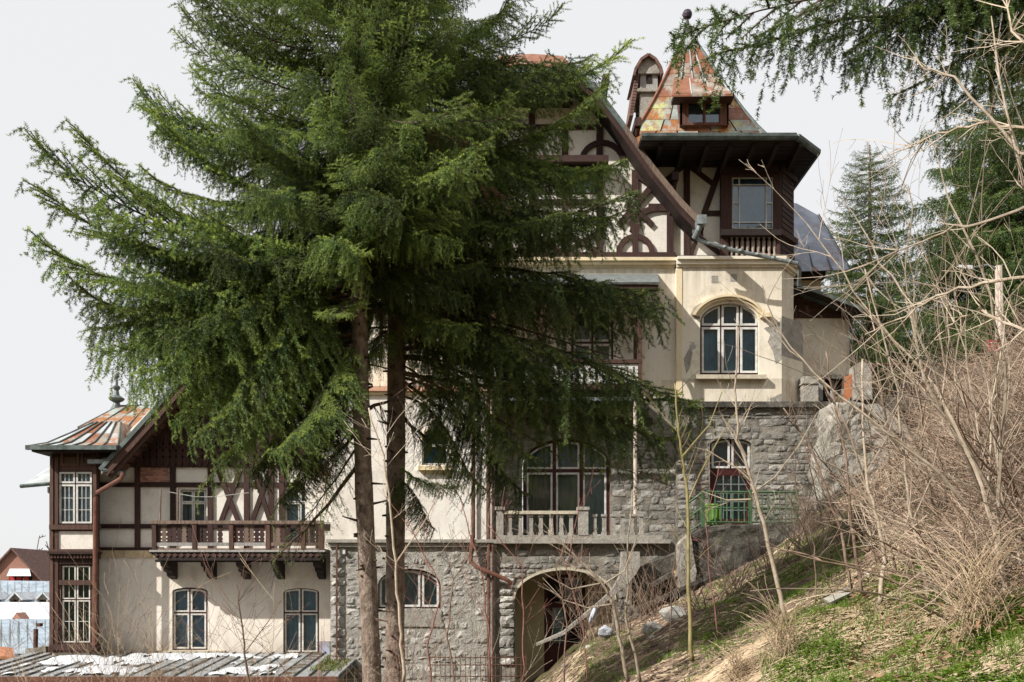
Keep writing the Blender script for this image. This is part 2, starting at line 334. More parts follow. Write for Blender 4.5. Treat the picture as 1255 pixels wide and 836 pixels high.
def arch_poly(x0, x1, yb, ys, rise, n=14):
    f = arch_top(x0, x1, ys, rise)
    if not rise: return [(x0, yb), (x1, yb), (x1, ys), (x0, ys)]
    pts = [(x0, yb), (x1, yb)]
    c, h = (x0 + x1) / 2, (x1 - x0) / 2
    return pts + [(c + h * math.cos(math.pi * i / n), ys - rise * math.sin(math.pi * i / n)) for i in range(n + 1)]
def light_poly(xa, xb, yb, top, t, n=6, cut=None):
    xs = [xb - (xb - xa) * i / n for i in range(n + 1)]
    pts = [(xa, yb), (xb, yb)]
    for x in xs: pts.append((x, min(top(x) + t, yb - 1)))
    return pts
def window(parent, x0, x1, ys, yb, Y, rise=0, cols=(.5,), transom=None, casing='darkframe', sash='whitep', cloth='room_dark',
           cw=2.0, sw=3.0, bars=None, glass='glass', name='window', cloths=None, tsh=None, recess=.12, label=None):
    """casing plate > sashes, panes, glazing bars and what hangs behind them; all in photo pixels of plane Y"""
    Yw = Y + recess
    full = arch_top(x0, x1, ys, rise)
    es = [x0 + cw] + [x0 + (x1 - x0) * c for c in cols] + [x1 - cw]
    cells = []
    for i in range(len(es) - 1):
        a = es[i] + (cw / 2 if i else 0); b = es[i + 1] - (cw / 2 if i < len(es) - 2 else 0)
        if transom: cells += [(a, b, transom - cw / 2, full, cw, i, 0), (a, b, yb - cw, (lambda x, q=transom + cw / 2: q), 0, i, 1)]
        else: cells.append((a, b, yb - cw, full, cw, i, 1))
    holes = [light_poly(a, b, y, tp, t) for a, b, y, tp, t, i, r in cells]
    base = arch_poly(x0, x1, yb, ys, rise)
    w_ = MB().plate(base, holes, Yw, .09).build(name, casing, parent)
    if label: w_['label'] = label
    for (a, b, y, tp, t, i, r), h in zip(cells, holes):
        inner = light_poly(a + sw, b - sw, y - sw, tp, t + sw)
        MB().plate(h, [inner], Yw - .02, .06).build('sash', sash, w_)
        MB().plate(inner, [], Yw + .02, .006).build('pane', glass, w_)
        if bars:
            nb, mbars = bars[:2] if r else (bars[0], 1 if len(bars) < 3 else bars[2])
            xa, xb = a + sw, b - sw; yt = max(tp(xa), tp(xb)) + t + sw; yt0 = min(tp((xa + xb) / 2), yt) + t
            m = MB(); ok = False
            for k in range(1, nb): xx = xa + (xb - xa) * k / nb; m.pbox(xx - .32, xx + .32, yt0 + sw, y - sw, Yw - .005, .02); ok = True
            for k in range(1, mbars): yy = yt + (y - sw - yt) * k / mbars; m.pbox(xa, xb, yy - .32, yy + .32, Yw - .003, .02); ok = True
            if ok: m.build('glazing_bar', sash, w_)
        cm = (cloths[i] if cloths else cloth) if r or not tsh else tsh
        # folded sheet behind the pane; the dark one paints the unlit room
        cb = MB(); n = 24; yt = min(tp(a + (b - a) * q / 8) for q in range(9)) - 1
        vs = []
        for q in range(n + 1):
            xx = a - 1 + (b - a + 2) * q / n; dy = .13 + .012 * math.sin(q * 1.1 + i * 2) + .004 * math.sin(q * 2.3)
            vs += [(X(xx, Yw), Yw + dy, Z(y + 2, Yw)), (X(xx, Yw), Yw + dy, Z(yt - 2, Yw))]
        cb.add(vs, [(2 * q, 2 * q + 2, 2 * q + 3, 2 * q + 1) for q in range(n)])
        cb.build('curtain', cm, w_)
    return w_
def dark_back(parent, x0, x1, y0, y1, Y): pass
# ------------------------------------------------------------------ stones laid into walls
rs = random.Random(5)
def stone_mesh(seed, mat, n=3):
    r = random.Random(seed); m = MB(); nx, nz = 4, 3; vs = []
    for j in range(nz + 1):
        for i in range(nx + 1):
            u, v = i / nx, j / nz; e = min(u, 1 - u, v, 1 - v)
            jx = r.uniform(-.11, .11); jz = r.uniform(-.12, .12)
            if e == 0:
                cu, cv = .5, .5; sh = .9 if (i in (0, nx) and j in (0, nz)) else .98
                vs.append((cu + (u - cu) * sh + jx * .5, -.35 + r.uniform(-.35, .3), cv + (v - cv) * sh + jz * .5))
            else: vs.append((u + jx, -.55 - r.uniform(0, .75), v + jz))
    fs = [(j * 5 + i, j * 5 + i + 1, (j + 1) * 5 + i + 1, (j + 1) * 5 + i) for j in range(nz) for i in range(nx)]
    per = [(i, 0) for i in range(nx)] + [(nx, j) for j in range(nz)] + [(nx - i, nz) for i in range(nx)] + [(0, nz - j) for j in range(nz)]
    b = len(vs); idx = [j * 5 + i for i, j in per]
    vs += [(vs[k][0], .6, vs[k][2]) for k in idx]; q = len(idx)
    fs += [(idx[(k + 1) % q], idx[k], b + k, b + (k + 1) % q) for k in range(q)]
    m.add(vs, fs); return m.mesh('stone', mat), (vs, fs)
SM = {k: [stone_mesh(i, k) for i in range(8)] for k in ('stone', 'stoneg')}
STONES = []
def lay(x0, x1, y0, y1, Y, holes, mw, mh, mat, thick=.07, top=None, skip=0.04, jitter=.45):
    """courses of stones (photo pixels of plane Y); holes: functions row -> (a, b) or None"""
    y = y1
    while y > y0 + mh * .4:
        h = mh * rs.uniform(1 - jitter, 1 + jitter); h = min(h, y - y0); ym = y - h / 2
        spans = [(x0, x1)]
        for f in holes:
            g = f(ym)
            if g:
                ns = []
                for a, b in spans:
                    if g[0] > a: ns.append((a, min(b, g[0])))
                    if g[1] < b: ns.append((max(a, g[1]), b))
                spans = [(a, b) for a, b in ns if b - a > 1.5]
        for a, b in spans:
            x = a
            while x < b - .5:
                w_ = mw * rs.uniform(.55, 1.6)
                if b - (x + w_) < mw * .5: w_ = b - x
                if rs.random() > skip:
                    hh = h * (rs.uniform(.82, 1.0))
                    STONES.append((w_ * hh, x + .35, x + w_ - .35, ym - hh / 2 + .2 + (jj := rs.uniform(-.9, .9)), ym + hh / 2 - .2 + jj, Y, mat, thick * rs.uniform(.6, 1.5), rs.randrange(8), rs.random() < .5))
                x += w_
        y -= h
def flush_stones(owner_of, limit=296):
    STONES.sort(key=lambda s: -s[0]); rest = {}
    for k, (ar, xa, xb, ya, yb, Y, mat, th, vi, flip) in enumerate(STONES):
        owner = owner_of(Y, xa, ya)
        x0, x1, z0, z1 = X(xa, Y), X(xb, Y), Z(yb, Y), Z(ya, Y)
        me, (vs, fs) = SM[mat][vi]
        if k < limit:
            s = (x1 - x0, th, z1 - z0); loc = (x0, Y, z0)
            ro = rs.uniform(-.05, .05)
            if flip: put('stone', me, (x1, Y, z1), owner, s, (0, math.pi + ro, 0))
            else: put('stone', me, loc, owner, s, (0, ro, 0))
        else:
            m = rest.setdefault((owner.name, mat), (owner, MB()))[1]
            m.add([((x1 - (x1 - x0) * v[0]) if flip else (x0 + (x1 - x0) * v[0]), Y + th * v[1], z0 + (z1 - z0) * v[2]) for v in vs], fs)
    for (on, mat), (owner, m) in rest.items():
        m.build('small_stones', mat, owner, kind='stuff')
    STONES.clear()

# ------------------------------------------------------------------ the villa
YA, YM, YT, GZ = 26.5, 28.0, 27.8, -5.2       # front block and terrace, main wall, tower
GY = lambda Y: YH - GZ * FOC / Y
villa = thing('villa', (X(700, YM), YM, GZ), 'large derelict half-timbered villa with a stone base, corner tower and rusty pointed roof', 'house')
V = villa
# front block: plaster above, rubble below
arch1 = arch_poly(517, 549, 570, 541, 15)
MB().plate([(405, 668), (605, 668), (605, 478), (405, 478)], [arch1], YA, .35).build('plaster_wall', 'white', V)
MB().pbox(405, 605, 478, 668, YA + .35, 1.2).build('inner_wall', 'white', V)
MB().pbox(402, 608, 473, 479, YA - .15, 1.9).build('ledge', 'pinkp', V)
MB().pbox(404, 606, 479, 483, YA - .08, .3).build('ledge_moulding', 'ochre', V)
window(V, 517, 549, 541, 570, YA, 15, cols=(), transom=546, casing='sash', cw=1.6, sw=.6, sash='sash', cloth='cloth_blue', tsh='room_dark', name='window')
m = MB(); m.arc(533, 541, 17.6, 2.5, 0, 180, YA - .04, .1, 14); m.build('window_surround', 'ochre', V)
m = MB(); m.pbox(512, 554, 571, 576, YA - .16, .3); m.pbox(515, 551, 576, 579, YA - .08, .2); m.build('window_sill', 'ochre', V)
m = MB(); m.pbox(588, 596, 483, 662, YA - .05, .1); m.build('pilaster', 'white', V)
MB().pbox(400, 611, 661, 665, YA - .16, .4).build('string_course', 'conc', V)
MB().pbox(402, 609, 665, 670, YA - .09, .3).build('string_course', 'conc', V)
# rubble base left
aw = arch_poly(463, 540, 746, 717, 20)
base1 = MB().plate([(405, GY(YA)), (607, GY(YA)), (607, 668), (405, 668)], [aw], YA + .012, .5).build('rubble_wall', 'mortar', V)
MB().pbox(405, 630, 640, GY(YA), YA + .9, .3).build('inner_wall', 'mortard', V)
ft = arch_top(463, 540, 717, 20)
lay(424, 598, 672, 842, YA + .03, [lambda y: (461, 542) if 698 < y < 748 else None], 11, 6.8, 'stone', .038, skip=.2, jitter=.6)
lay(405, 423, 670, 842, YA + .01, [], 17, 13, 'stone', .05, jitter=.2)
window(V, 463, 540, 717, 746, YA, 20, cols=(.37, .69), casing='darkframe', sash='whitep', cloth='cloth_blue', cw=2.2, sw=2.6, recess=.16)
MB().pbox(462, 541, 748, 768, YA - .03, .1).build('render_patch', 'conc', V)
m = MB(); m.pbox(411.5, 413.5, 668, 842, YA - .12, .05); m.build('lightning_rod', 'iron', V)
# arched passage under the terrace
ar = arch_poly(631, 752, GY(YA), 735, 36, 24)
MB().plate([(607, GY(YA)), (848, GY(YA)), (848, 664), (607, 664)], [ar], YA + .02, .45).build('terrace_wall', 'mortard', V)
o = [(691.5 + 64 * math.cos(math.pi * i / 24), 735 - 39.5 * math.sin(math.pi * i / 24)) for i in range(25)]
q = [(691.5 + 60.6 * math.cos(math.pi * i / 24), 735 - 36.2 * math.sin(math.pi * i / 24)) for i in range(25)]
MB().plate(o + q[::-1], [], YA - .03, .2).build('arch_rim', 'creamst', V)
fa = arch_top(626, 757, 735, 42)
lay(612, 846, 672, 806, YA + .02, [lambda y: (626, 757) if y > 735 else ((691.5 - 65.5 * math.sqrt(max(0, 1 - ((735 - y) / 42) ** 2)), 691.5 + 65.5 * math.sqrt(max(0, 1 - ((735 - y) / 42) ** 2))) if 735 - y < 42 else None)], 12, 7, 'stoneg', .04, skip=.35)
lay(612, 630, 700, 842, YA - .01, [], 18, 12, 'stone', .06, skip=.1)
back = MB().plate([(607, GY(27.5)), (775, GY(27.5)), (775, 660), (607, 660)], [arch_poly(667, 717.5, GY(27.5), 713, 9)], 27.5, .25).build('niche_wall', 'buff', V)
# the maroon door, half open to the dark
dr = MB().plate(arch_poly(667, 717.5, 850, 713, 9), [[(692, 708), (713, 708), (713, 735), (692, 735)], [(677, 745), (691, 745), (691, 788), (677, 788)], [(697, 745), (711, 745), (711, 788), (697, 788)], [(671, 709), (688, 707), (688, 738), (671, 738)]], 27.58, .08).build('door', 'darkframe', V)
MB().plate([(692, 708), (713, 708), (713, 735), (692, 735)], [[(694, 710), (711, 710), (711, 733), (694, 733)]], 27.56, .05).build('sash', 'sash', dr)
MB().pbox(677, 691, 745, 788, 27.6, .01).build('pane', 'glass', dr)
MB().pbox(697, 711, 745, 788, 27.6, .01).build('pane', 'glass', dr)
MB().pbox(692, 713, 708, 735, 27.6, .01).build('pane', 'glass', dr)
MB().pbox(673, 693, 742, 792, 27.75, .02).build('net_curtain', 'cloth_white', dr)
MB().pbox(691, 715, 704, 740, 27.75, .02).build('curtain', 'cloth_blue', dr)
MB().pbox(665, 720, 700, 850, 28.2, .02).build('room_dark_sheet', 'black', dr)  # black sheet paints the unlit room behind the door
# terrace edge and balustrade
MB().pbox(605, 822, 661, 666, YA - .22, 1.9).build('terrace_slab', 'conc', V)
bal = MB().pbox(608, 812, 656, 661, YA - .12, .3).build('balustrade', 'conc', V)
m = MB(); m.pbox(608, 617, 624, 656, YA - .12, .3); m.pbox(606.5, 618.5, 621, 625, YA - .15, .36); m.build('pier', 'conc', bal)
m = MB(); m.pbox(709, 721, 624, 656, YA - .14, .34); m.pbox(707.5, 722.5, 621, 625, YA - .17, .4); m.build('pier', 'conc', bal)
MB().pbox(618, 708, 626, 630, YA - .1, .26).build('hand_rail', 'creamst', bal)
for x in (625, 638, 651, 663, 675.5, 688, 700, 729, 740.5, 752, 763, 775, 786):
    m = MB(); h = 630
    m.pbox(x - 3.2, x + 3.2, h, h + 3, YA - .06, .16); m.pbox(x - 2.3, x + 2.3, h + 3, 653, YA - .03, .1); m.pbox(x - 3.2, x + 3.2, 652.5, 656, YA - .06, .16)
    m.build('baluster', 'conc', bal)
# deep wall behind the terrace, its wide arched window
bw = arch_poly(640, 748, 662, 570, 33, 20)
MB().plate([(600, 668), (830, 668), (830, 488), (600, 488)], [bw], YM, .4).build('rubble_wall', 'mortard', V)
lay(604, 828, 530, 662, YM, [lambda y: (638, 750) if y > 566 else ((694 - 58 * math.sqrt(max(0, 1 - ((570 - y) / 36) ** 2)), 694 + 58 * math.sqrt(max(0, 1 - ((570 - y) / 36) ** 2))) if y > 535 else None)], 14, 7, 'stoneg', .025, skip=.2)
window(V, 641, 747.5, 570, 662, YM, 33, cols=(.36, .67), transom=577, casing='darkframe', sash='whitep', cw=4.5, sw=2.3, cloths=['cloth_tan', 'cloth_olive', 'cloth_teal'], tsh='room_dark', recess=.18)
m = MB(); m.tube([P(752, 567, YM - .1), P(790, 580, YM - .1), P(818, 590, YM - .1), P(814, 602, YM - .1)], .02, 5); m.build('iron_bracket', 'iron', V)
MB().pbox(645, 800, 512, 520, YM - .1, .3).build('beam', 'timber', V)
# stone part of the tower
td = arch_poly(870, 921, 650, 545, 8)
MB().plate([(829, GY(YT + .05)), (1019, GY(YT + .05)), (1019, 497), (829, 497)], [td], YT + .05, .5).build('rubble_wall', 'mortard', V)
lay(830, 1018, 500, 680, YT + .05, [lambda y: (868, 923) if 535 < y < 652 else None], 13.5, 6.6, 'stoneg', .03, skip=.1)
MB().pbox(826, 1023, 492, 499, YT - .1, 1.2).build('stone_ledge', 'concd', V)
m = MB(); m.plate(arch_poly(866, 926, 537, 545, 9)[2:] + [(866, 533), (866, 524), (926, 524), (926, 533)], [], YT - .02, .1) if False else None
window(V, 870, 921, 545, 576, YT, 8, cols=(.5,), casing='darkframe', sash='whitep', cw=2.2, sw=2.4, cloth='room_dark', recess=.2)
gd = MB().plate([(870, 652), (921, 652), (921, 576.2), (870, 576.2)], [[(877, 636), (915, 636), (915, 583), (877, 583)]], YT + .2, .09).build('garden_door', 'darkframe', V)
MB().pbox(877, 915, 583, 636, YT + .25, .008).build('pane', 'glass', gd)
MB().pbox(874, 918, 580, 640, YT + .34, .02).build('curtain', 'cloth_teal', gd)
m = MB()
for k in range(1, 4): m.pbox(877 + k * 9.5 - .6, 877 + k * 9.5 + .6, 583, 636, YT + .2, .02)
for k in range(1, 5): m.pbox(877, 915, 583 + k * 10.6 - .6, 583 + k * 10.6 + .6, YT + .203, .02)
m.build('grille', 'gutter', gd)
# green-railed landing is built below, as a thing of its own

# main facade above the terrace
fd = [(700, 480), (752, 480), (752, 392), (745, 384), (726, 378), (707, 384), (700, 392)]
MB().plate([(430, 492), (828, 492), (828, 318), (430, 318)], [fd], YM, .4).build('plaster_wall', 'cream', V)
MB().pbox(786, 788, 350, 492, YM - .012, .03).build('pilaster_joint', 'ochre', V)
window(V, 700, 752, 388, 480, YM, 10, cols=(.5,), transom=420, casing='darkframe', sash='sash', cw=3, sw=2.5, cloth='room_dark', recess=.1)
MB().pbox(430, 500, 480, 668, YM, .3).build('plaster_wall', 'white', V)
m = MB(); m.pbox(430, 830, 315, 319, YM - .22, .3); m.pbox(430, 829, 319, 324, YM - .15, .25); m.pbox(430, 828, 324, 327, YM - .07, .2); m.build('cornice', 'ochre', V)
# gable wall
apx = 652
gw = [(448, 316), (828, 316), (828, 236), (700, 96), (604, 96), (476, 236), (448, 262)]
gwn = arch_poly(697, 731, 238, 204, 0)
MB().plate(gw, [gwn], YM + .02, .35).build('gable_wall', 'panelp', V)
window(V, 697, 731, 204, 238, YM, 0, cols=(.5,), casing='timber', sash='sash', cw=2, sw=1.5, cloth='cloth_white', recess=.1)
def tb(p0, p1, w_, Y=YM - .04, d=.1, mat='timber'): return MB().beam(p0, p1, w_, Y, d).build('timber_beam', mat, V)
tb((448, 312), (828, 312), 6, YM - .07, .14)
for x, a, b in ((735, 117, 309), (692.5, 150, 309), (778.5, 208, 240), (821.5, 240, 309), (652, 110, 309), (611, 150, 309), (569, 155, 309), (525, 208, 309), (482, 240, 309)):
    tb((x, a), (x, b), 8, YM - .045)
tb((575, 155), (736, 155), 5.5, YM - .05, .11)
tb((500, 226), (790, 240), 5, YM - .035) if False else None
MB().pbox(560, 746, 190, 198, YM - .5, .55).build('window_hood', 'timber', V)
MB().pbox(570, 740, 198, 206, YM - .3, .33).build('window_hood_beam', 'black', V)
tb((802, 224), (758, 276), 7, YM - .06); tb((770, 246), (800, 276), 7, YM - .052)
tb((690, 283), (735, 309), 6, YM - .06) ; tb((733, 285), (692, 309), 6, YM - .054)
tb((650, 285), (690, 309), 6, YM - .06) ; tb((690, 287), (655, 309), 6, YM - .054)
MB().arc(779, 310, 20.5, 6.5, 0, 180, YM - .055, .1, 14).build('curved_brace', 'timber', V)
MB().plate([(775.5, 310), (782.5, 310), (782, 286), (786, 271), (771, 271), (775, 286)], [], YM - .065, .12).build('timber_beam', 'timber', V)
MB().arc(806, 287, 32, 7, 92, 150, YM - .058, .1, 8).build('curved_brace', 'timber', V)
MB().arc(745, 272, 32, 7, -22, 45, YM - .058, .1, 8).build('curved_brace', 'timber', V)
tb((795, 254), (822, 254), 9, YM - .05)
tb((780, 214), (806, 232), 6, YM - .057)
MB().arc(738, 200, 26, 6, 0, 180, YM - .058, .1, 12).build('curved_brace', 'timber', V)
tb((655, 247), (735, 247), 6, YM - .053)
# gable roof: two slopes with flared feet, barge boards, soffit
YB_, YR = 27.0, 37.0
prof = [(700, 84), (730, 108), (765, 155), (800, 205), (835, 248), (862, 276)]
def wp(px, py, Y=YB_): return (X(px, Y), Z(py, Y))
for sgn in (1, -1):
    pts = [wp(a if sgn > 0 else 2 * apx - a, b) for a, b in prof]
    m = MB(); n = len(pts)
    off = .10
    vs = []
    for (x, z) in pts: vs += [(x, YB_ - .02, z), (x, YR, z), (x, YB_ - .02, z - off), (x, YR, z - off)]
    fs = []
    for i in range(n - 1):
        a, b = 4 * i, 4 * i + 4
        fs += [(a, b, b + 1, a + 1), (a + 2, a + 3, b + 3, b + 2), (a, a + 2, b + 2, b)]
    fs += [(4 * n - 4, 4 * n - 2, 4 * n - 1, 4 * n - 3)]
    m.add(vs, fs); m.build('gable_roof', 'rust', V)
    for k in range(n - 1):      # barge boards, one plank between each pair of joints, with a second under it
        (x0, z0), (x1, z1) = pts[k], pts[k + 1]
        m = MB(); m.plate([(x0, z0 + .06), (x1, z1 + .06), (x1, z1 - .17), (x0, z0 - .17)], [], YB_ - .1, .07, False); m.build('barge_board', 'oldwood' if k > 1 else 'gutterd', V)
        m = MB(); m.plate([(x0, z0 - .15), (x1, z1 - .15), (x1, z1 - .33), (x0, z0 - .33)], [], YB_ + .0, .08, False); m.build('barge_board', 'timber', V)
        m = MB(); m.plate([(x0, z0 - off - .01), (x1, z1 - off - .01), (x1, z1 - off - .06), (x0, z0 - off - .06)], [], YB_ + .1, 1.0, False); m.build('soffit_board', 'black', V)
# little hipped top of the gable
m = MB(); A = [P(636, 78, 26.9), P(704, 84, 26.9), P(690, 68.5, 28.4), P(652, 66, 28.4)]
m.quad(*A, th=-.05); m.build('hipped_roof_end', 'rust2', V)
m = MB(); m.quad(P(600, 84, 26.9), P(640, 78, 26.9), P(652, 66, 28.4), P(612, 68.5, 28.4), th=-.05); m.build('hipped_roof_end', 'rust2', V)
MB().pbox(598, 706, 83, 88, 26.85, .12).build('gutter', 'gutterd', V)
MB().box(X(600, 27), X(704, 27), 26.95, 28.6, Z(88, 26.9) - .45, Z(88, 26.9) + .05).build('gable_soffit', 'black', V)
for (px, py) in ((739, 120), (777, 172), (821, 236)):     # brackets carrying the roof edge
    m = MB(); m.box(X(px, YM) - .09, X(px, YM) + .09, YB_ + .05, YM, Z(py, YM) - .02, Z(py, YM) + .2); m.build('purlin_end', 'timber', V)
    m = MB(); m.tube([(X(px, YM), YM - .02, Z(py + 26, YM)), (X(px, YM), YB_ + .15, Z(py, YM) - .02)], .07, 4); m.build('bracket', 'timber', V)
m = MB(); m.pbox(855, 866, 263, 274, 26.6, .8); m.tube([P(860, 268, 26.7), P(856, 282, 26.75), P(851, 292, 26.9)], .08, 8); m.build('gutter_end', 'gutter', V)
m = MB(); m.tube([P(850, 288, 26.9), P(858, 295, 26.9), P(900, 307, 26.95), P(977, 323, 27.1), P(980, 330, 27.3), P(979, 350, 27.7)], .055, 8); m.build('rain_pipe', 'gutter', V)
m = MB()
for i in range(6): m.lathe(tuple(P(868 + 20 * i, 298 + 4.4 * i, 26.92)), [(.066, -.03), (.066, .03)], 8)
m.build('pipe_collar', 'gutter', V)

# wooden balcony over the terrace
YBF = 26.6
flo = MB().pbox(545, 786, 470, 478, YBF, 1.4).build('balcony', 'timberb', V)
MB().pbox(545, 786, 478, 487, YBF + .12, 1.28).build('balcony_floor', 'black', flo)
MB().pbox(600, 781, 487, 491, YBF - .05, .1).build('gutter', 'gutter', V)
MB().pbox(545, 786, 440.5, 445, YBF - .03, .12).build('hand_rail', 'timberb', flo)
bw_ = 7.6; prof_h = [(0, 446), (0, 449), (1.6, 450.5), (.6, 452.5), (1.8, 455), (.4, 457), (.4, 459), (2.2, 461), (1.2, 463.5), (0, 465), (0, 470)]
def pierced(prof, w_, Y, d):
    L = [(a, b) for a, b in prof]; Rr = [(w_ - a, b) for a, b in reversed(prof)]
    m = MB(); lo = [(X(XC + a, Y), Z(b, Y)) for a, b in L + Rr]
    m.plate_xf([lo], lambda u, v, t: (u, t * d, v)); return m
bme = pierced(prof_h, bw_ - .2, YBF, .03).mesh('balcony_board', 'whitep')
for i in range(31):
    put('board', bme, (X(XC + 549 - XC, YBF) + i * bw_ * YBF / FOC, YBF + .02, 0), flo)
for x in (784.5, 664, 548): MB().pbox(x - 2.5, x + 2.5, 352, 478, YBF - .02, .12).build('post', 'timberb', flo)
MB().pbox(777, 781, 380, 470, YM - .3, .12).build('post', 'timberb', flo)
m = MB(); m.arc(725, 420, 58, 4, 0, 180, YBF + .03, .08, 16); m.build('arched_brace', 'timberb', flo)
can = MB().quad(P(480, 349, 26.2), P(808, 348, 26.2), P(806, 338, YM), P(482, 338, YM), th=.05).build('canopy', 'gutter', V)
m = MB(); m.pbox(482, 807, 349, 354, 26.25, .1); m.build('canopy_fascia', 'timber', V)
for i in range(9): MB().box(X(500 + 36 * i, 26.4), X(500 + 36 * i, 26.4) + .1, 26.35, YM, Z(352, 26.4) - .06, Z(352, 26.4) + .03).build('rafter', 'black', V)
m = MB(); m.tube([P(778.5, 491, YBF), P(778.5, 655, YBF)], .05, 8); m.build('iron_column', 'post', V)
m = MB(); m.pbox(774, 783, 476, 492, YBF - .05, .2); m.build('column_head', 'gutter', V)
# rain pipes beside the terrace
m = MB(); m.tube([P(580, 385, YA - .12), P(580, 660, YA - .12)], .055, 8); m.build('rain_pipe', 'iron', V)
m = MB(); m.tube([P(579, 656, YA - .15), P(577, 688, YA - .2), P(584, 695, YA - .25), P(622, 711, YA - .25), P(627, 716, YA - .2)], .06, 8); m.build('rain_pipe', 'pipe', V)
for x, w_ in ((599, .045), (604, .03)):
    m = MB(); m.tube([P(x, 385, YA - .1), P(x, 842, YA - .1)], w_, 6); m.build('rain_pipe', 'iron', V)
m = MB(); m.pbox(420, 423, 674, 679, YA - .1, .1); m.build('lamp_socket', 'whitep', V)
# small glazed loggia left of the block, with a red roof
m = MB(); m.quad(P(366, 486, 26.9), P(440, 486, 26.9), P(440, 462, 28.6), P(384, 462, 28.6), th=-.06); m.build('loggia_roof', 'tile', V)
MB().plate([(374, 640), (432, 640), (432, 486), (374, 486)], [[(379, 497), (379, 552), (409, 552), (409, 497)]], 27.3, .2).build('loggia_wall', 'white', V)
MB().pbox(370, 436, 485, 493, 27.0, .6).build('beam', 'timber', V)
window(V, 379, 409, 497, 552, 27.3, 0, cols=(.5,), transom=512, casing='sash', cw=1.8, sw=1.5, cloth='cloth_white', bars=(2, 3))

# tower, plaster storey with chamfered corner
Yt2 = 28.6
twn = arch_poly(858, 930.5, 459, 397, 26, 20)
MB().plate([(829, 495), (958, 495), (958, 322), (829, 322)], [twn], YT, .35).build('plaster_wall', 'cream', V)
def face(p, q, z0, z1, mat, name, th=.12):
    m = MB(); m.quad((p[0], p[1], z0), (q[0], q[1], z0), (q[0], q[1], z1), (p[0], p[1], z1), th=-th); return m.build(name, mat, V)
cA = (X(958, YT) + .002, YT); cB = (X(972.5, Yt2), Yt2)
face(cA, cB, Z(387, YT), Z(322, YT), 'cream', 'chamfer_wall')
cC = (X(984, Yt2), Yt2)
face(cA, cC, Z(495, YT), Z(436, YT), 'cream', 'chamfer_wall')
face(cA, cC, Z(436, YT) + .002, Z(387, YT), 'conc', 'bare_render_patch')
for pl in ([(936, 402), (950, 398), (957.6, 392), (957.6, 440), (951, 446), (947, 430), (941, 419), (944, 410)], [(846, 386), (851, 376), (860, 371), (864, 374), (857, 383), (858, 391), (850, 391)], [(943, 489), (957.6, 482), (957.6, 494), (946, 494)], [(838, 440), (846, 424), (849, 432), (845, 452), (841, 458)]):
    MB().plate(pl, [], YT - .007, .012).build('bare_render_patch', 'conc', V)
face(cB, (cB[0], 33), Z(495, YT), Z(322, YT), 'cream', 'side_wall')
m = MB()
for (a, b, e) in ((316.5, 320, .2), (320, 325, .12), (325, 328, .05)):
    z0, z1 = Z(b, YT), Z(a, YT); xs = X(829, YT)
    vs = [(xs, YT - e), (cA[0] + e * .4, YT - e), (cB[0] + e, Yt2), (cB[0] + e, 31), (xs, 31)]
    m.add([(x, y, z0) for x, y in vs] + [(x, y, z1) for x, y in vs], [(0, 1, 2, 3, 4), (9, 8, 7, 6, 5)] + [(i, (i + 1) % 5, (i + 1) % 5 + 5, i + 5) for i in range(5)])
m.build('cornice', 'cream', V)
MB().pbox(829, 836, 328, 495, YT - .02, .05).build('pilaster', 'ochre', V)
window(V, 858, 930.5, 397, 459, YT, 26, cols=(.35, .665), transom=400, casing='darkframe', sash='whitep', cw=2.0, sw=2.6, cloth='cloth_blue', tsh='room_dark', recess=.14)
for rr, e, wd in ((41, .15, 3), (37.6, .09, 4)):
    m = MB(); k = rr / 39.0
    a = [(894 + (rr + wd / 2) * math.cos(R(t)) * 1.12, 398 - (rr + wd / 2) * math.sin(R(t)) * .88) for t in range(16, 165, 6)]
    b = [(894 + (rr - wd / 2) * math.cos(R(t)) * 1.12, 398 - (rr - wd / 2) * math.sin(R(t)) * .88) for t in range(16, 165, 6)]
    m.plate([q for q in (a + b[::-1])], [], YT - e, e + .05); m.build('hood_mould', 'ochre', V)
m = MB(); m.pbox(934, 946, 383, 388, YT - .18, .2); m.pbox(936, 943, 388, 390, YT - .12, .15); m.build('hood_stop', 'ochre', V)
m = MB(); m.pbox(853, 940, 459, 464, YT - .18, .22); m.build('window_sill', 'creamst', V)
for x, y in ((876, 342), (899, 340)): MB().pbox(x - 4, x + 4, y - 4, y + 5, YT - .006, .01).build('old_plaster_patch', 'conc', V)
# tower, timber storey
Yq = 28.1
MB().pbox(800, 884, 198, 319, Yq, .3).build('infill_wall', 'panelp', V)
def tq(p0, p1, w_, y=Yq - .04): return MB().beam(p0, p1, w_, y, .1).build('timber_beam', 'timber', V)
tq((842, 198), (842, 318), 7.5, Yq - .055); tq((845, 203), (875, 226), 6); tq((884, 202), (863, 262), 7, Yq - .048); tq((863, 261), (887, 261), 6, Yq - .052)
tq((838, 203), (815, 222), 6); tq((855, 289), (888, 315), 6); tq((853, 295), (846, 315), 5, Yq - .046)
MB().pbox(828, 884, 313, 319, Yq - .1, .2).build('timber_beam', 'timber', V)
MB().pbox(828, 884, 198, 204, Yq - .08, .2).build('timber_beam', 'timber', V)
bx = arch_poly(897, 948, 281, 217, 0); bl = arch_poly(893, 952, 315, 288, 0)
YB2 = 27.75
MB().plate([(884, 319), (956, 319), (956, 198), (884, 198)], [bx, bl], YB2, .2).build('bay_wall', 'timber', V)
MB().pbox(893, 952, 286, 316, YB2 + .25, .05).build('bay_backing', 'black', V)
wn = window(V, 897, 948, 217, 281, YB2, 0, cols=(), casing='sash', cw=.8, sw=.8, sash='sash', cloth='room_dark', recess=.05, label='leaded window of the timber corner bay')
m = MB()
for x in (906, 939): m.pbox(x - .7, x + .7, 218, 280, YB2 + .035, .02)
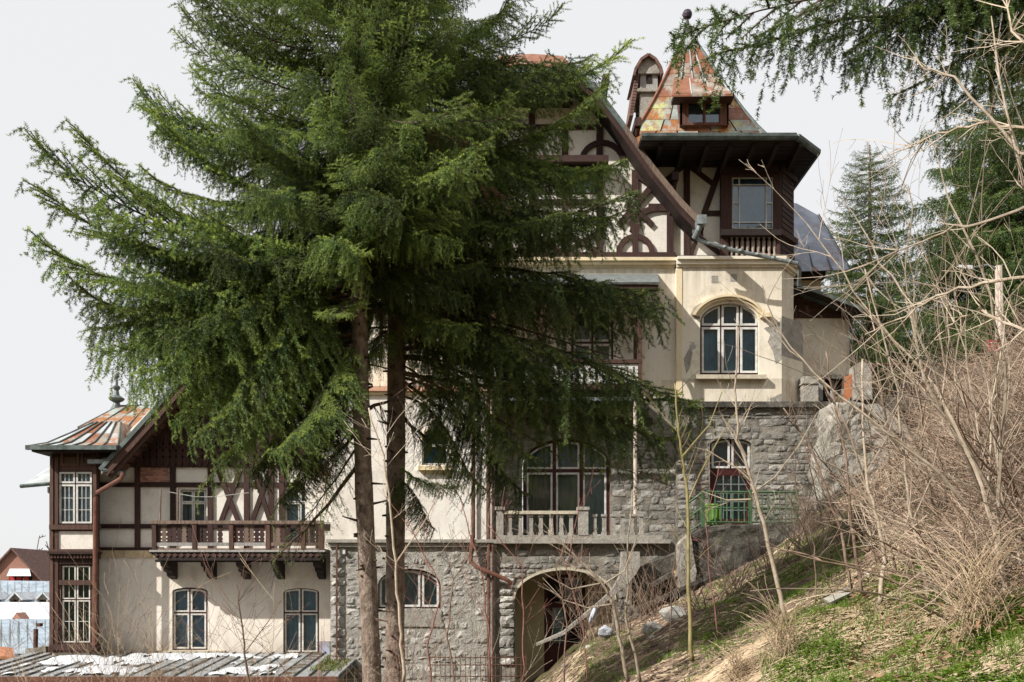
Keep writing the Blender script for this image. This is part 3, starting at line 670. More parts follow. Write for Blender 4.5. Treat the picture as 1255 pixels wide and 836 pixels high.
for y in (226.5, 272.5): m.pbox(898, 947, y - .7, y + .7, YB2 + .033, .02)
m.pbox(898, 906, 248, 249.4, YB2 + .034, .02); m.pbox(939, 947, 248, 249.4, YB2 + .034, .02)
m.build('leaded_bar', 'whitep', wn)
m = MB(); m.pbox(884, 956, 204, 210, YB2 - .12, .14); m.pbox(884, 956, 210, 213, YB2 - .06, .08); m.build('bay_moulding', 'timber', V)
MB().pbox(884, 958, 281, 288, YB2 - .15, .2).build('bay_shelf', 'black', V)
for i in range(9):
    x = 896.5 + i * 6.6; m = MB(); c = P(x, 314, YB2 + .08)
    s = YB2 / FOC; m.lathe(tuple(c), [(.045, 0), (.045, 3 * s), (.03, 4 * s), (.05, 10 * s), (.05, 18 * s), (.03, 21 * s), (.045, 22 * s), (.045, 25 * s)], 8); m.build('baluster', 'balp', V)
bA = (X(956, YB2) + .002, YB2); bB = (X(973, 28.6), 28.6)
fc = face(bA, bB, Z(319, YB2), Z(198, YB2), 'timber', 'bay_side', .1)
for i in range(17):      # the boards of the chamfered side, lapping
    z0 = Z(318 - i * 6.9, YB2); z1 = z0 + 6.2 * YB2 / FOC
    d = (Vector(bB) - Vector(bA)); nrm = Vector((d.y, -d.x)).normalized(); a = Vector(bA) + d * .12; b = Vector(bA) + d * .94
    m = MB(); e0 = nrm * .022; e1 = nrm * .008
    if abs(318 - i * 6.9 - 284) < 4: continue
    m.add([(a.x + e0.x, a.y + e0.y, z0), (b.x + e0.x, b.y + e0.y, z0), (b.x + e1.x, b.y + e1.y, z1), (a.x + e1.x, a.y + e1.y, z1),
           (a.x, a.y, z0), (b.x, b.y, z0), (b.x, b.y, z1), (a.x, a.y, z1)], [(0, 1, 2, 3), (1, 0, 4, 5), (3, 2, 6, 7), (0, 3, 7, 4), (1, 5, 6, 2)])
    m.build('board', 'timber', V)
face(bB, (bB[0], 32.5), Z(319, YB2), Z(198, YB2), 'timber', 'bay_side', .1)
m = MB(); nrm = Vector((bB[1] - bA[1], -(bB[0] - bA[0]))).normalized() * .12
for a0, a1 in ((281, 288), (204, 210)):
    m = MB(); m.add([(bA[0], bA[1] - .12, Z(a1, YB2)), (bB[0] + nrm.x, bB[1] + nrm.y, Z(a1, YB2)), (bB[0] + nrm.x, bB[1] + nrm.y, Z(a0, YB2)), (bA[0], bA[1] - .12, Z(a0, YB2)),
           (bA[0], bA[1], Z(a1, YB2)), (bB[0], bB[1], Z(a1, YB2)), (bB[0], bB[1], Z(a0, YB2)), (bA[0], bA[1], Z(a0, YB2))],
          [(0, 1, 2, 3), (4, 7, 6, 5), (0, 4, 5, 1), (3, 2, 6, 7), (1, 5, 6, 2), (0, 3, 7, 4)]); m.build('bay_moulding', 'timber', V)
# tower eaves
ze = Z(170, 26.3)
E = [(X(786, 26.3), 26.4), (X(974, 26.3), 26.4), (X(999, 27.3), 27.35), (X(999, 27.3), 34.2), (X(786, 26.3), 34.2)]
m = MB(); m.add([(x, y, ze) for x, y in E] + [(x, y, ze + .06) for x, y in E], [(4, 3, 2, 1, 0), (5, 6, 7, 8, 9)] + [(i, (i + 1) % 5, (i + 1) % 5 + 5, i + 5) for i in range(5)])
m.build('tower_soffit', 'black', V)
for i in range(4):
    pass
for (p, q) in ((E[0], E[1]), (E[1], E[2]), (E[2], E[3])):
    p = Vector(p); q = Vector(q); d = (q - p).normalized(); n_ = Vector((d.y, -d.x)); L = (q - p).length
    m = MB(); e = n_ * .1
    prof2 = [(0, .10), (0, -.02), (.05, -.07), (.12, -.06), (.16, 0), (.17, .08)]
    vs = []
    for t in (p - d * .0, q + d * .04):
        vs += [(t.x + n_.x * a, t.y + n_.y * a, ze + .05 + b) for a, b in prof2]
    k = len(prof2); m.add(vs, [(i, (i + 1) % k, (i + 1) % k + k, i + k) for i in range(k)] + [tuple(range(k - 1, -1, -1)), tuple(range(k, 2 * k))]); m.build('gutter', 'gutterd', V)
for i in range(14):      # soffit boards seen from below
    y = 26.45 + i * .11
    MB().box(E[0][0] + .05, E[1][0] + min(1, (y - 26.3)) - .1, y, y + .095, ze - .02 - .006 * (i % 2), ze - .001).build('soffit_board', 'black', V)
for i in range(7):
    x = E[0][0] + .5 + i * .62; m = MB(); m.add([(x, 26.5, ze - .03), (x + .1, 26.5, ze - .03), (x + .1, YB2, ze - .03), (x, YB2, ze - .03), (x, 26.5, ze - .12), (x + .1, 26.5, ze - .12), (x + .1, YB2, ze - .3), (x, YB2, ze - .3)],
        [(0, 1, 2, 3), (4, 7, 6, 5), (0, 4, 5, 1), (1, 5, 6, 2), (2, 6, 7, 3), (3, 7, 4, 0)]); m.build('rafter', 'black', V)
# tower roof: flat skirt, then steep pyramid of metal panels
cx, cyy = 5.38, 30.55; hw = 2.08; zb = 12.62; za = 16.85
m = MB(); sk = [(x, y) for x, y in ((cx - hw, cyy - hw), (cx + hw, cyy - hw), (cx + hw, cyy + hw), (cx - hw, cyy + hw))]
S2 = [(E[0][0], 26.3), (E[1][0], 26.3), (E[2][0], 27.3), (E[3][0], 34.2), (E[0][0], 34.2)]
m.add([(x, y, ze + .1) for x, y in S2] + [(x, y, zb) for x, y in sk], [(0, 1, 6, 5), (1, 2, 6), (2, 3, 7, 6), (3, 4, 8, 7), (4, 0, 5, 8)]); m.build('roof_skirt', 'rust', V)
def pyr_pt(side, u, t, lift=0.0):       # u 0..1 along the side, t 0 base .. 1 apex; slightly concave faces
    k = (1 - t); k2 = k * (1 + .10 * t * (t - 1) * -1 * -1) if False else k * (1 - .16 * t * (1 - t) * 2)
    top = .045
    hwk = hw * k2 + top * (1 - k2)
    c = [(-1, -1), (1, -1), (1, 1), (-1, 1)]; a, b = c[side], c[(side + 1) % 4]
    x = cx + hwk * (a[0] + (b[0] - a[0]) * u); y = cyy + hwk * (a[1] + (b[1] - a[1]) * u)
    nx, ny = [(0, -1), (1, 0), (0, 1), (-1, 0)][side]
    return Vector((x + nx * lift * .9, y + ny * lift * .9, zb + (za - zb) * t + lift * .4))
m = MB(); tt = [0, .15, .3, .45, .6, .75, .9, 1]
for s in range(4):
    vs = [pyr_pt(s, u, t, -.03) for t in tt for u in (0, 1)]; m.add(vs, [(2 * i, 2 * i + 1, 2 * i + 3, 2 * i + 2) for i in range(len(tt) - 1)])
roof = m.build('tower_roof', 'rust2', V)
for s in (0, 1, 3):
    nr = 9
    for j in range(nr):
        t0, t1 = j / nr * .93, (j + 1) / nr * .93
        ncol = max(1, round(6 * (1 - (t0 + t1) / 2)))
        for i in range(ncol):
            u0, u1 = i / ncol, (i + 1) / ncol; g = .006
            if s == 0 and .03 < t0 < .30 and u0 > .38 and u1 < .72 and False: continue
            a, b, c, d = pyr_pt(s, u0 + g, t0, .012), pyr_pt(s, u1 - g, t0, .012), pyr_pt(s, u1 - g, t1, .004), pyr_pt(s, u0 + g, t1, .004)
            mm = MB(); mm.add([a, b, c, d, pyr_pt(s, u1 - g, t0, -.03), pyr_pt(s, u0 + g, t0, -.03)], [(0, 1, 2, 3), (1, 0, 5, 4)])
            mm.build('roof_panel', 'rust2' if (j > 4 or rs.random() < .25) else 'rust', roof)
for s in range(4):      # hip seams
    m = MB(); m.tube([pyr_pt(s, 0, t, .03) for t in tt], .045, 6); m.build('hip_seam', 'rust2' if s == 0 else 'gutterd', roof)
for u in (.34, .5, .66):
    m = MB(); m.tube([pyr_pt(0, .5 + (u - .5) * (1 + .4 * t), t, .03) for t in (.43, .55, .7, .85)], .022, 4); m.build('standing_seam', 'pale', roof)
# dormer in the tower roof
dY = 28.62
m = MB(); m.plate([(834, 153), (893, 153), (893, 118), (834, 118)], [[(844, 150), (844, 126), (862, 126), (862, 150)], [(865, 150), (865, 126), (882, 126), (882, 150)]], dY, .1)
dm = m.build('dormer', 'timberb', roof)
m = MB(); m.pbox(838, 890, 116, 152, dY + .16, .02); m.build('curtain', 'room_dark', roof)  # dark sheet paints the unlit space behind the dormer panes
for a, b in ((844, 862), (865, 882)): MB().pbox(a, b, 126, 150, dY + .05, .01).build('pane', 'glass', roof)
for s in (0, 1):
    x = X(834 if s == 0 else 891, dY); m = MB(); m.add([(x, dY, Z(153, dY)), (x, dY, Z(118, dY)), (x, dY + 1.6, Z(118, dY)), (x, dY + .35, Z(153, dY)), (x + .05, dY, Z(153, dY)), (x + .05, dY, Z(118, dY)), (x + .05, dY + 1.6, Z(118, dY)), (x + .05, dY + .35, Z(153, dY))],
        [(0, 1, 2, 3), (7, 6, 5, 4), (0, 4, 5, 1), (1, 5, 6, 2)]); m.build('dormer_cheek', 'timberb', roof)
m = MB(); m.pbox(826, 900, 114, 118.5, dY - .4, .5); m.build('dormer_soffit', 'black', roof)
hA = P(823, 116, dY - .5); hB = P(898, 115, dY - .5); hC = P(884, 97, 29.3); hD = P(826, 96, 29.3)
for i in range(3):
    u0, u1 = i / 3, (i + 1) / 3
    def L_(p, q, u): return p + (q - p) * u
    mids = [L_(hA, hD, .5) + Vector((0, 0, -.07)), L_(hB, hC, .5) + Vector((0, 0, -.07))]
    m = MB(); r0 = [L_(hA, hB, u0), L_(hA, hB, u1)]; r1 = [L_(mids[0], mids[1], u0), L_(mids[0], mids[1], u1)]; r2 = [L_(hD, hC, u0), L_(hD, hC, u1)]
    m.add(r0 + r1 + r2 + [r0[0] - Vector((0, 0, .06)), r0[1] - Vector((0, 0, .06))], [(0, 1, 3, 2), (2, 3, 5, 4), (6, 7, 1, 0)]); m.build('dormer_roof_sheet', 'rust2', roof)
    m = MB(); m.tube([r0[1], r1[1], r2[1]], .02, 4); m.build('standing_seam', 'pale', roof)
# finial
c = (cx, cyy, za - .62)
m = MB(); m.lathe(c, [(.36, 0), (.33, .25), (.2, .5), (.16, .56)], 14); m.build('finial_collar', 'pale', roof)
m = MB(); m.lathe((cx, cyy, za - .15), [(.19, 0), (.13, .2), (.08, .42), (.04, .6), (.05, .62), (.12, .66), (.15, .74), (.15, .79), (.11, .87), (.04, .91)], 14); m.build('finial', 'finial', roof)
# chimney turret behind
YC_ = 33.0
m = MB(); m.box(X(784, YC_), X(806, YC_), YC_, YC_ + 1.1, Z(175, YC_), Z(88, YC_)); ch = m.build('chimney', 'conc', V)
m = MB(); m.plate([(782, 90), (808, 90), (808, 82), (803, 74), (795, 69), (787, 74), (782, 82)], [], YC_ - .15, 1.6); m.build('chimney_gable', 'conc', ch)
for sgn in (0, 1):
    q_ = [(795, 66), (786, 72), (779, 84), (777, 92)] if sgn == 0 else [(795, 66), (804, 72), (810, 82), (812, 90)]
    for a, b in zip(q_, q_[1:]): m = MB(); m.beam(a, b, 3.2, YC_ - .3, 1.7); m.build('chimney_roof', 'tile', ch)
m = MB(); m.box(X(777, YC_), X(783, YC_), YC_ - .1, YC_ + 1.4, Z(175, YC_), Z(92, YC_)) if False else None
for j in range(14):
    m = MB(); z = Z(92 + j * 3.6, YC_); x = X(782 - j * .55, YC_); m.box(x - .1, x + .03, YC_ - .1, YC_ + 1.3, z - .12, z); m.build('tile', 'tile', ch)
m = MB(); m.pbox(785, 806, 89, 108, YC_ - .06, .1); m.build('chimney_panel', 'greyw', ch)
m = MB(); m.pbox(792, 799, 92, 102, YC_ - .08, .05); m.build('flue_opening', 'black', ch)  # black plate paints the dark inside of the opening
m = MB(); m.pbox(781, 810, 108, 112, YC_ - .1, 1.5); m.build('chimney_band', 'conc', ch)
# lower blue-grey roof on the far side
Yk = 30.0
m = MB(); A = P(973, 335, Yk); B = P(1042, 331, Yk); C_ = P(1003, 264, Yk + 2.4); D = P(976, 249, Yk + 2.4)
A2 = P(930, 335, Yk); D2 = P(940, 249, Yk + 2.4)
lr = MB().add([A2, B, C_, D, D2], [(0, 1, 2, 3, 4)]).build('rear_roof', 'zinc', V)
def RQ(u, v, lift=.02):
    lo = A2 + (B - A2) * u; hi = D2 + (C_ - D2) * u; p = lo + (hi - lo) * v
    return p + Vector((0, -lift, lift * .6))
for i in range(5):
    u0, u1 = i / 5, (i + 1) / 5
    for j in range(5):
        v0, v1 = j / 5, (j + 1) / 5; m = MB(); m.add([RQ(u0 + .01, v0), RQ(u1 - .01, v0), RQ(u1 - .01, v1, .01), RQ(u0 + .01, v1, .01), RQ(u0 + .01, v0, 0), RQ(u1 - .01, v0, 0)], [(0, 1, 2, 3), (4, 5, 1, 0)])
        m.build('roof_panel', 'rust2' if (j == 4 and i > 2) or (i == 4 and j in (1, 2)) else 'zinc', lr)
    m = MB(); m.tube([RQ(u1, 0, .04), RQ(u1, 1, .04)], .022, 4); m.build('standing_seam', 'gutterd', lr)
MB().pbox(975, 1012, 331, 340, Yk + .3, 1.5).build('rear_eave', 'black', V)
MB().pbox(975, 1006, 335, 400, Yk + .6, 1.5).build('rear_wall', 'ochre', V)
# side annex with boarded gable
Yx = 29.4
MB().pbox(975, 1042, 386, 463, Yx, 3.5).build('annex_wall', 'cream', V)
m = MB(); m.plate([(972, 390), (1042, 390), (1042, 372), (978, 350)], [], Yx - .02, .2); m.build('annex_gable', 'timberb', V)
for i in range(6):
    y = 352 + i * 6.3; xr = 1042; xl = 978; m = MB(); m.plate([(xl, y + 5.8), (min(xr, xl + (y + 5.8 - 350) * 2.9 + 2), y + 5.8), (min(xr, xl + (y - 350) * 2.9 + 2), y), (xl, y)], [], Yx - .05, .04); m.build('board', 'timberb', V)
MB().pbox(1034, 1042, 376, 391, Yx - .06, .1).build('timber_beam', 'timberb', V)
m = MB(); a = P(972, 344, Yx - .8); b = P(1061, 377, Yx - .8); m.add([a, b, b + Vector((0, 4.5, 0)), a + Vector((0, 4.5, 0)), a - Vector((0, 0, .1)), b - Vector((0, 0, .1)), b + Vector((0, 4.5, -.1)), a + Vector((0, 4.5, -.1))],
    [(0, 1, 2, 3), (7, 6, 5, 4), (0, 4, 5, 1), (1, 5, 6, 2)]); m.build('annex_roof', 'gutterd', V)
m = MB(); a = P(975, 348, Yx - .7); b = P(1059, 380, Yx - .7); m.add([a, b, b + Vector((0, .65, -.0)), a + Vector((0, .65, 0)), a - Vector((0, 0, .14)), b - Vector((0, 0, .14))], [(0, 1, 5, 4), (4, 5, 2, 3)]); m.build('annex_soffit', 'black', V)
m = MB(); m.tube([P(1050, 385, Yx - .3), P(1043, 395, Yx - .1), P(1043, 440, Yx - .1)], .05, 6); m.build('rain_pipe', 'gutterd', V)
MB().pbox(1003, 1044, 459, 464, 28.3, .5).build('annex_ledge', 'concd', V)
m = MB(); m.pbox(985, 1003, 461, 492, 27.9, .6); m.pbox(984, 1004, 468, 470, 27.86, .65); m.build('stone_pillar', 'conc', V)
MB().pbox(1003, 1044, 462, 494, 29.2, .1).build('recess_shade', 'black', V)  # black sheet stands in for the shade behind the fence boards
for i in range(5): MB().pbox(1004 + i * 7, 1008.5 + i * 7, 464, 491, 28.5 + .02 * (i % 2), .04).build('fence_board', 'black' if i % 2 else 'greyw', V)
flush_stones(lambda Y, xa, ya: base1)
# ------------------------------------------------------------------ the chalet wing on the left
YC = 28.0
chalet = thing('chalet', (X(250, YC), YC, GZ), 'low half-timbered house with carved wooden balcony and corner bay, left of the spruce trunks', 'house')
H = chalet
lw1 = arch_poly(211, 254.5, 797, 725, 5); lw2 = arch_poly(347, 391, 801, 726, 5)
MB().plate([(116, GY(YC)), (410, GY(YC)), (410, 674), (116, 674)], [lw1, lw2], YC, .35).build('plaster_wall', 'chalet', H)
for x0, x1, yb in ((211, 254.5, 797), (347, 391, 801)):
    window(H, x0, x1, 725, yb, YC, 5, cols=(.5,), transom=751, casing='darkframe', sash='sash', cw=2.0, sw=1.9, cloth='cloth_blue', recess=.1)
MB().pbox(190, 275, 797.5, 801, YC - .1, .15).build('window_sill', 'creamst', H)
MB().pbox(342, 394, 801, 805, YC - .1, .15).build('window_sill', 'gutter', H)
MB().pbox(391, 404, 786, 805, YC - .05, .1).build('blue_grey_flashing', 'zinc', H)
up = [(116, 676), (410, 676), (410, 560), (262, 425), (116, 570)]
uw1 = arch_poly(221, 253, 668, 600, 0); uw2 = arch_poly(349, 386, 668, 600, 0)
MB().plate(up, [uw1, uw2], YC + .04, .3).build('infill_wall', 'panelp', H)
for x0, x1 in ((221, 253), (349, 386)):
    window(H, x0, x1, 600, 668, YC + .04, 0, cols=(.5,), transom=616, casing='whitep', sash='whitep', cw=1.5, sw=1.2, cloth='room_dark' if x0 < 300 else 'cloth_white', recess=.08)
def hb(p0, p1, w_=6.5, y=YC, d=.1, mat='timber'): return MB().beam(p0, p1, w_, y, d).build('timber_beam', mat, H)
hb((116, 594), (410, 594), 5.5, YC - .01); hb((116, 645), (410, 645), 5.5, YC - .012); hb((116, 673.5), (200, 673.5), 5.5, YC - .03)
hb((116, 570), (410, 570), 5, YC - .014)
for x in (168, 211.5, 257.5, 302, 332, 345, 390, 408, 118): hb((x, 568), (x, 672), 6.5, YC - .022)
hb((266, 574), (292, 640), 5.5, YC - .035); hb((294, 576), (270, 640), 5.5, YC - .04)
hb((310, 574), (331, 640), 5.5, YC - .035); hb((331, 576), (308, 640), 5.5, YC - .04)
MB().plate([(171.5, 591), (208, 591), (208, 573), (171.5, 573)], [], YC + .02, .05).build('brick_panel', 'mortar', H)
bp = [c for c in H.children if c.name.startswith('brick_panel')][0]
bk = MB().box(0, 1, 0, 1, 0, 1).mesh('brick', 'brick')
for j in range(7):
    for i in range(6):
        x = 172 + i * 6.2 - (3 if j % 2 else 0); a, b = max(x, 171.8), min(x + 5.8, 207.8)
        if b - a > 1: put('brick', bk, (X(a, YC), YC + .0 + rs.uniform(0, .012), Z(573.4 + j * 2.52 + 2.2, YC)), bp, ((b - a) * YC / FOC, .05, 2.15 * YC / FOC))
# pierced gable boards
vm = []
gh = 426
for i in range(34):
    x0 = 128 + i * 8.0; x1 = x0 + 7.6; xm = (x0 + x1) / 2
    f = lambda x: 573 - 135 * 1.09 * (1 - abs(x - 262) / 135)
    ytop = max(f(x0), f(x1)) + 4
    if ytop > 560: continue
    h2 = []; L = []
    for yy in (545, 553, 561):
        if yy - 4 > ytop: L += [(x0, yy - 3), (x0 + 1.3, yy - 2), (x0 + 1.3, yy), (x0, yy + 1)]
    outer = [(x0, ytop)] + L + [(x0, 566), (x0 + 2, 571), (xm, 573.5), (x1 - 2, 571), (x1, 566)] + [(x1 - (p[0] - x0), p[1]) for p in reversed(L)] + [(x1, ytop)]
    hole = []
    if 549 > ytop + 3: hole.append([(xm - 1.2, 548), (xm, 546.5), (xm + 1.2, 548), (xm, 551)])
    MB().plate(outer, hole, YC - .05 - .008 * (i % 2), .03).build('gable_board', 'timber', H)
MB().plate([(136, 568), (388, 568), (262, 432)], [], YC - .005, .03).build('gable_backing', 'black', H)
# main roof of the chalet
Yh = 27.0
ap = wp(262, 423, Yh); le = wp(124, 576, Yh); re = wp(400, 576, Yh)
for (e, nm) in ((le, 0), (re, 1)):
    m = MB(); m.add([(ap[0], Yh, ap[1]), (e[0], Yh, e[1]), (e[0], 36, e[1]), (ap[0], 36, ap[1]), (ap[0], Yh, ap[1] - .12), (e[0], Yh, e[1] - .12), (e[0], 36, e[1] - .12), (ap[0], 36, ap[1] - .12)],
        [(0, 1, 2, 3), (7, 6, 5, 4), (0, 4, 5, 1), (1, 5, 6, 2)]); m.build('main_roof', 'rust2', H)
    d = Vector((e[0] - ap[0], e[1] - ap[1])); n_ = Vector((d.y, -d.x)).normalized() if nm == 1 else Vector((-d.y, d.x)).normalized()
    if n_.y > 0: n_ = -n_
    for k, (o0, o1, yy, mt) in enumerate(((-.06, .05, Yh - .09, 'gutterd'), (.05, .24, Yh - .05, 'timberb'), (.22, .34, Yh + .03, 'timberb'))):
        m = MB(); A_ = Vector(ap); B_ = Vector(e); m.plate([tuple(A_ + n_ * o0), tuple(B_ + n_ * o0), tuple(B_ + n_ * o1), tuple(A_ + n_ * o1)], [], yy, .06, False); m.build('barge_board', mt, H)
    for k in range(18):        # soffit planks run in to the wall
        t0, t1 = k / 18 + .004, (k + 1) / 18 - .004; A_ = Vector(ap) + d * t0 + n_ * .13; B_ = Vector(ap) + d * t1 + n_ * .13
        m = MB(); m.plate([tuple(A_), tuple(B_), tuple(B_ + n_ * .03), tuple(A_ + n_ * .03)], [], Yh + .1, .9, False); m.build('soffit_plank', 'iron' if k % 3 else 'timberb', H)
m = MB(); m.box(X(174, YC), X(181, YC) , Yh + .05, YC, Z(553, YC), Z(542, YC)); m.build('purlin_end', 'timberb', H)
m = MB(); m.tube([P(126, 576, 26.95), P(150, 580, 27.2), P(152, 582, 27.3)], .07, 8); m.build('gutter_end', 'gutter', H)
MB().pbox(107, 131, 563, 568, 27.0, .16).build('gutter_end', 'gutter', H)
m = MB(); m.tube([P(151, 580, 27.0), P(148, 587, 27.0), P(119, 604, 27.0), P(117, 610, 27.0), P(116, 790, 27.0)], .06, 8); m.build('rain_pipe', 'pipe', H)
# corner bay
Yb = 27.2
MB().plate([(63, 690), (118, 690), (118, 560), (63, 560)], [arch_poly(71, 114, 643, 577, 0)], Yb, .2).build('bay_wall', 'timberb', H)
MB().pbox(63, 118, 545, 576, Yb + .06, .2).build('bay_panel_backing', 'timberb', H)
for a, b in ((74, 97), (99, 121)):
    m = MB(); m.plate([(a, 548), (b, 548), (b, 571), (a, 571)], [[(a + 3, 551), (a + 3, 568), (b - 3, 568), (b - 3, 551)]], Yb - .03, .08); m.build('bay_panel', 'timberb', H)
window(H, 71, 114, 577, 643, Yb, 0, cols=(.5,), transom=593, casing='darkframe', sash='whitep', cw=1.5, sw=2.2, cloth='cloth_white', bars=(3, 3, 1), recess=.02, label='white latticed window of the upper corner bay')
MB().pbox(69, 117, 651, 674, Yb - .02, .1).build('parapet_panel', 'panelp', H)
for a, b, e in ((643, 649, .12), (673, 676, .1)): MB().pbox(60, 120, a, b, Yb - e, .2).build('bay_rail', 'timberb', H)
m = MB(); m.pbox(58, 118, 676, 679, Yb - .2, .4); m.pbox(60, 118, 679, 685, Yb - .12, .3); m.pbox(62, 118, 685, 691, Yb - .05, .2); m.build('bay_cornice', 'timber', H)
for i in range(14): MB().pbox(62 + i * 4, 64.4 + i * 4, 680, 684, Yb - .15, .05).build('dentil', 'timberb', H)
MB().plate([(63, 800), (118, 800), (118, 690), (63, 690)], [arch_poly(75, 112, 789, 692, 0)], Yb, .2).build('bay_wall', 'timberb', H)
window(H, 75, 112, 692, 789, Yb, 0, cols=(.5,), transom=735, casing='timberb', sash='sash', cw=1.6, sw=1.5, cloth='cloth_teal', bars=(2, 2, 2), glass='glassg', recess=.04, label='green-glazed lower window of the corner bay')
MB().pbox(72, 116, 711, 717, Yb - .08, .1).build('bay_transom', 'timberb', H)
for x in (63, 69, 116): MB().pbox(x - 2, x + 2, 560, 795, Yb - .06, .1).build('bay_post', 'timberb', H)
MB().pbox(64, 110, 797, 830, Yb + .05, .3).build('bay_plinth', 'chalet', H)
MB().pbox(60, 118, 790, 797, Yb - .15, .4).build('bay_sill', 'timber', H)
MB().box(X(63, Yb), X(63, Yb) + .15, Yb + .2, 31, GZ, Z(548, Yb)).build('bay_side', 'timberb', H)
m = MB(); m.pbox(118, 205, 674, 683, YC - .03, .1); m.build('sandstone_band', 'sandst', H)
for i in range(5): MB().pbox(118.3 + i * 17, 134.8 + i * 17, 674.6, 683, YC - .05, .05).build('stone_block', 'sandst', H)
# bay roof (bell-cast) and higher roof with finial
Ye = 26.8; zE = Z(547, Ye)
xl, xr = X(33, Ye), X(144, Ye)
ring = [(0.0, 0, 0.0), (.28, .14, .35), (.6, .46, .75), (.95, .84, 1.2)]   # inset, rise, depth
def ring_pts(k):
    ins, rise, dep = ring[k]; z = zE + rise
    a = (xl + ins * 1.35, Ye + dep, z); b = (xr - ins * .4, Ye + dep, z); return Vector(a), Vector(b)
nb = 6
br = MB().box(xl + .1, xr - .1, Ye + .05, 31, zE - .14, zE - .02).build('bay_roof', 'black', H)
for i in range(nb):
    for k in range(3):
        a0, b0 = ring_pts(k); a1, b1 = ring_pts(k + 1); u0, u1 = i / nb + .006, (i + 1) / nb - .006
        m = MB(); m.add([a0 + (b0 - a0) * u0, a0 + (b0 - a0) * u1, a1 + (b1 - a1) * u1, a1 + (b1 - a1) * u0], [(0, 1, 2, 3)])
        m.build('roof_panel', ('rust2', 'pale', 'pale', 'rust2', 'pale', 'rust2')[(i + k * 2) % 6], br)
    m = MB(); m.tube([ring_pts(k)[0] + (ring_pts(k)[1] - ring_pts(k)[0]) * ((i + 1) / nb) + Vector((0, -.01, .02)) for k in range(4)], .022, 4); m.build('standing_seam', 'gutterd', br)
for s in (0, 1):
    pts = [ring_pts(k)[s] for k in range(4)]; m = MB()
    vs = pts + [Vector((p.x, 31, p.z)) for p in pts]; m.add(vs, [(i, i + 1, i + 5, i + 4) for i in range(3)]); m.build('roof_side', 'rust2', br)
    m = MB(); m.tube(pts, .03, 5); m.build('hip_seam', 'gutterd', br)
m = MB(); a1, b1 = ring_pts(3); m.add([a1, b1, Vector((b1.x, 31, b1.z)), Vector((a1.x, 31, a1.z))], [(0, 1, 2, 3)]); m.build('roof_top', 'pale', br)
MB().box(xl, xr, Ye - .1, Ye + .02, zE - .1, zE + .02).build('gutter', 'gutterd', br)
A = P(96, 524, 28.4); B = P(176, 548, 27.6); Bm = P(205, 497, 30.5); Am = P(146, 498, 30.5); A0 = P(105, 520, 28.9)
hr = MB().add([A, B, Bm, Am], [(0, 1, 2, 3)]).build('hipped_roof', 'rust', H)
for i in range(5):
    for j in range(3):
        def HQ(u, v, l=.02): lo = A + (B - A) * u; hi = Am + (Bm - Am) * u; return lo + (hi - lo) * v + Vector((0, -l, l * .5))
        u0, u1, v0, v1 = i / 5 + .01, (i + 1) / 5 - .01, j / 3, (j + 1) / 3
        m = MB(); m.add([HQ(u0, v0), HQ(u1, v0), HQ(u1, v1), HQ(u0, v1)], [(0, 1, 2, 3)]); m.build('roof_panel', 'rust' if (i + j) % 3 else 'rust2', hr)
    m = MB(); m.tube([HQ((i + 1) / 5, 0, .04), HQ((i + 1) / 5, 1, .04)], .022, 4); m.build('standing_seam', 'gutterd', hr)
m = MB(); m.tube([A, Am], .035, 5); m.build('hip_seam', 'gutterd', hr)
m = MB(); m.tube([Am, Bm], .04, 5); m.build('ridge', 'gutterd', hr)
m = MB(); c = P(143, 499, 30.4); m.lathe(tuple(c), [(.20, -.1), (.12, .05), (.09, .14), (.20, .2), (.24, .26), (.09, .36), (.06, .5), (.11, .58), (.11, .62), (.04, .68), (.03, .85), (.07, .92), (.07, .98), (.01, 1.05)], 12); m.build('finial', 'gutterd', hr)
# lower side roof further left
A = P(25, 596, 29.5); B = P(70, 592, 29.5); C2 = P(68, 570, 31.0); D2_ = P(58, 574, 31.0)
sr = MB().add([A, B, C2, D2_], [(0, 1, 2, 3)]).build('side_roof', 'pale', H)
m = MB(); m.tube([A, B], .06, 6); m.build('gutter', 'gutterd', H)
m = MB(); m.tube([P(60, 597, 29.4), P(60, 603, 29.4), P(66, 608, 29.4), P(67, 800, 29.4)], .05, 6); m.build('rain_pipe', 'gutterd', H)
MB().box(X(68, 30), X(68, 30) + .3, 29.6, 33, GZ, Z(596, 30)).build('side_wall', 'timberb', H)
# carved balcony
YV = 26.9
fl = MB().pbox(187, 394, 672, 677, YV, 1.1).build('balcony', 'oldwood', H)
MB().pbox(183, 398, 674, 676.5, YV - .1, 1.2).build('balcony_edge', 'greyw', fl)
m = MB(); m.plate([(181, 676), (399, 676), (394, 683), (392, 687), (196, 687), (190, 682)], [], YV - .06, .08); m.build('fringe_beam', 'black', fl)
dm_ = MB().plate_xf([[(-.07, 0), (0, -.06), (.07, 0), (0, .06)]], lambda u, v, t: (u, t * .03, v)).mesh('diamond', 'timberb')
for i in range(26): put('carved_diamond', dm_, (X(192 + i * 7.9, YV), YV - .085, Z(680.5, YV)), fl)
MB().pbox(190, 394, 686, 689, YV + .05, .12).build('lower_beam', 'black', fl)
hr_ = MB().pbox(185, 396, 638, 642, YV - .05, .16).build('hand_rail', 'oldwood', fl)
for x in (188.5, 238, 283, 328, 371, 393): MB().pbox(x - 2.6, x + 2.6, 641, 673, YV - .03, .12).build('post', 'timberb', fl)
pb = [(0, 643.5), (0, 646.5), (1.1, 647.5), (0, 649), (0, 650.3), (1.2, 651.8), (0, 653.4), (0, 656.5), (1.3, 658), (0, 659.6), (0, 661), (1.0, 662.2), (0, 663.4), (0, 667)]
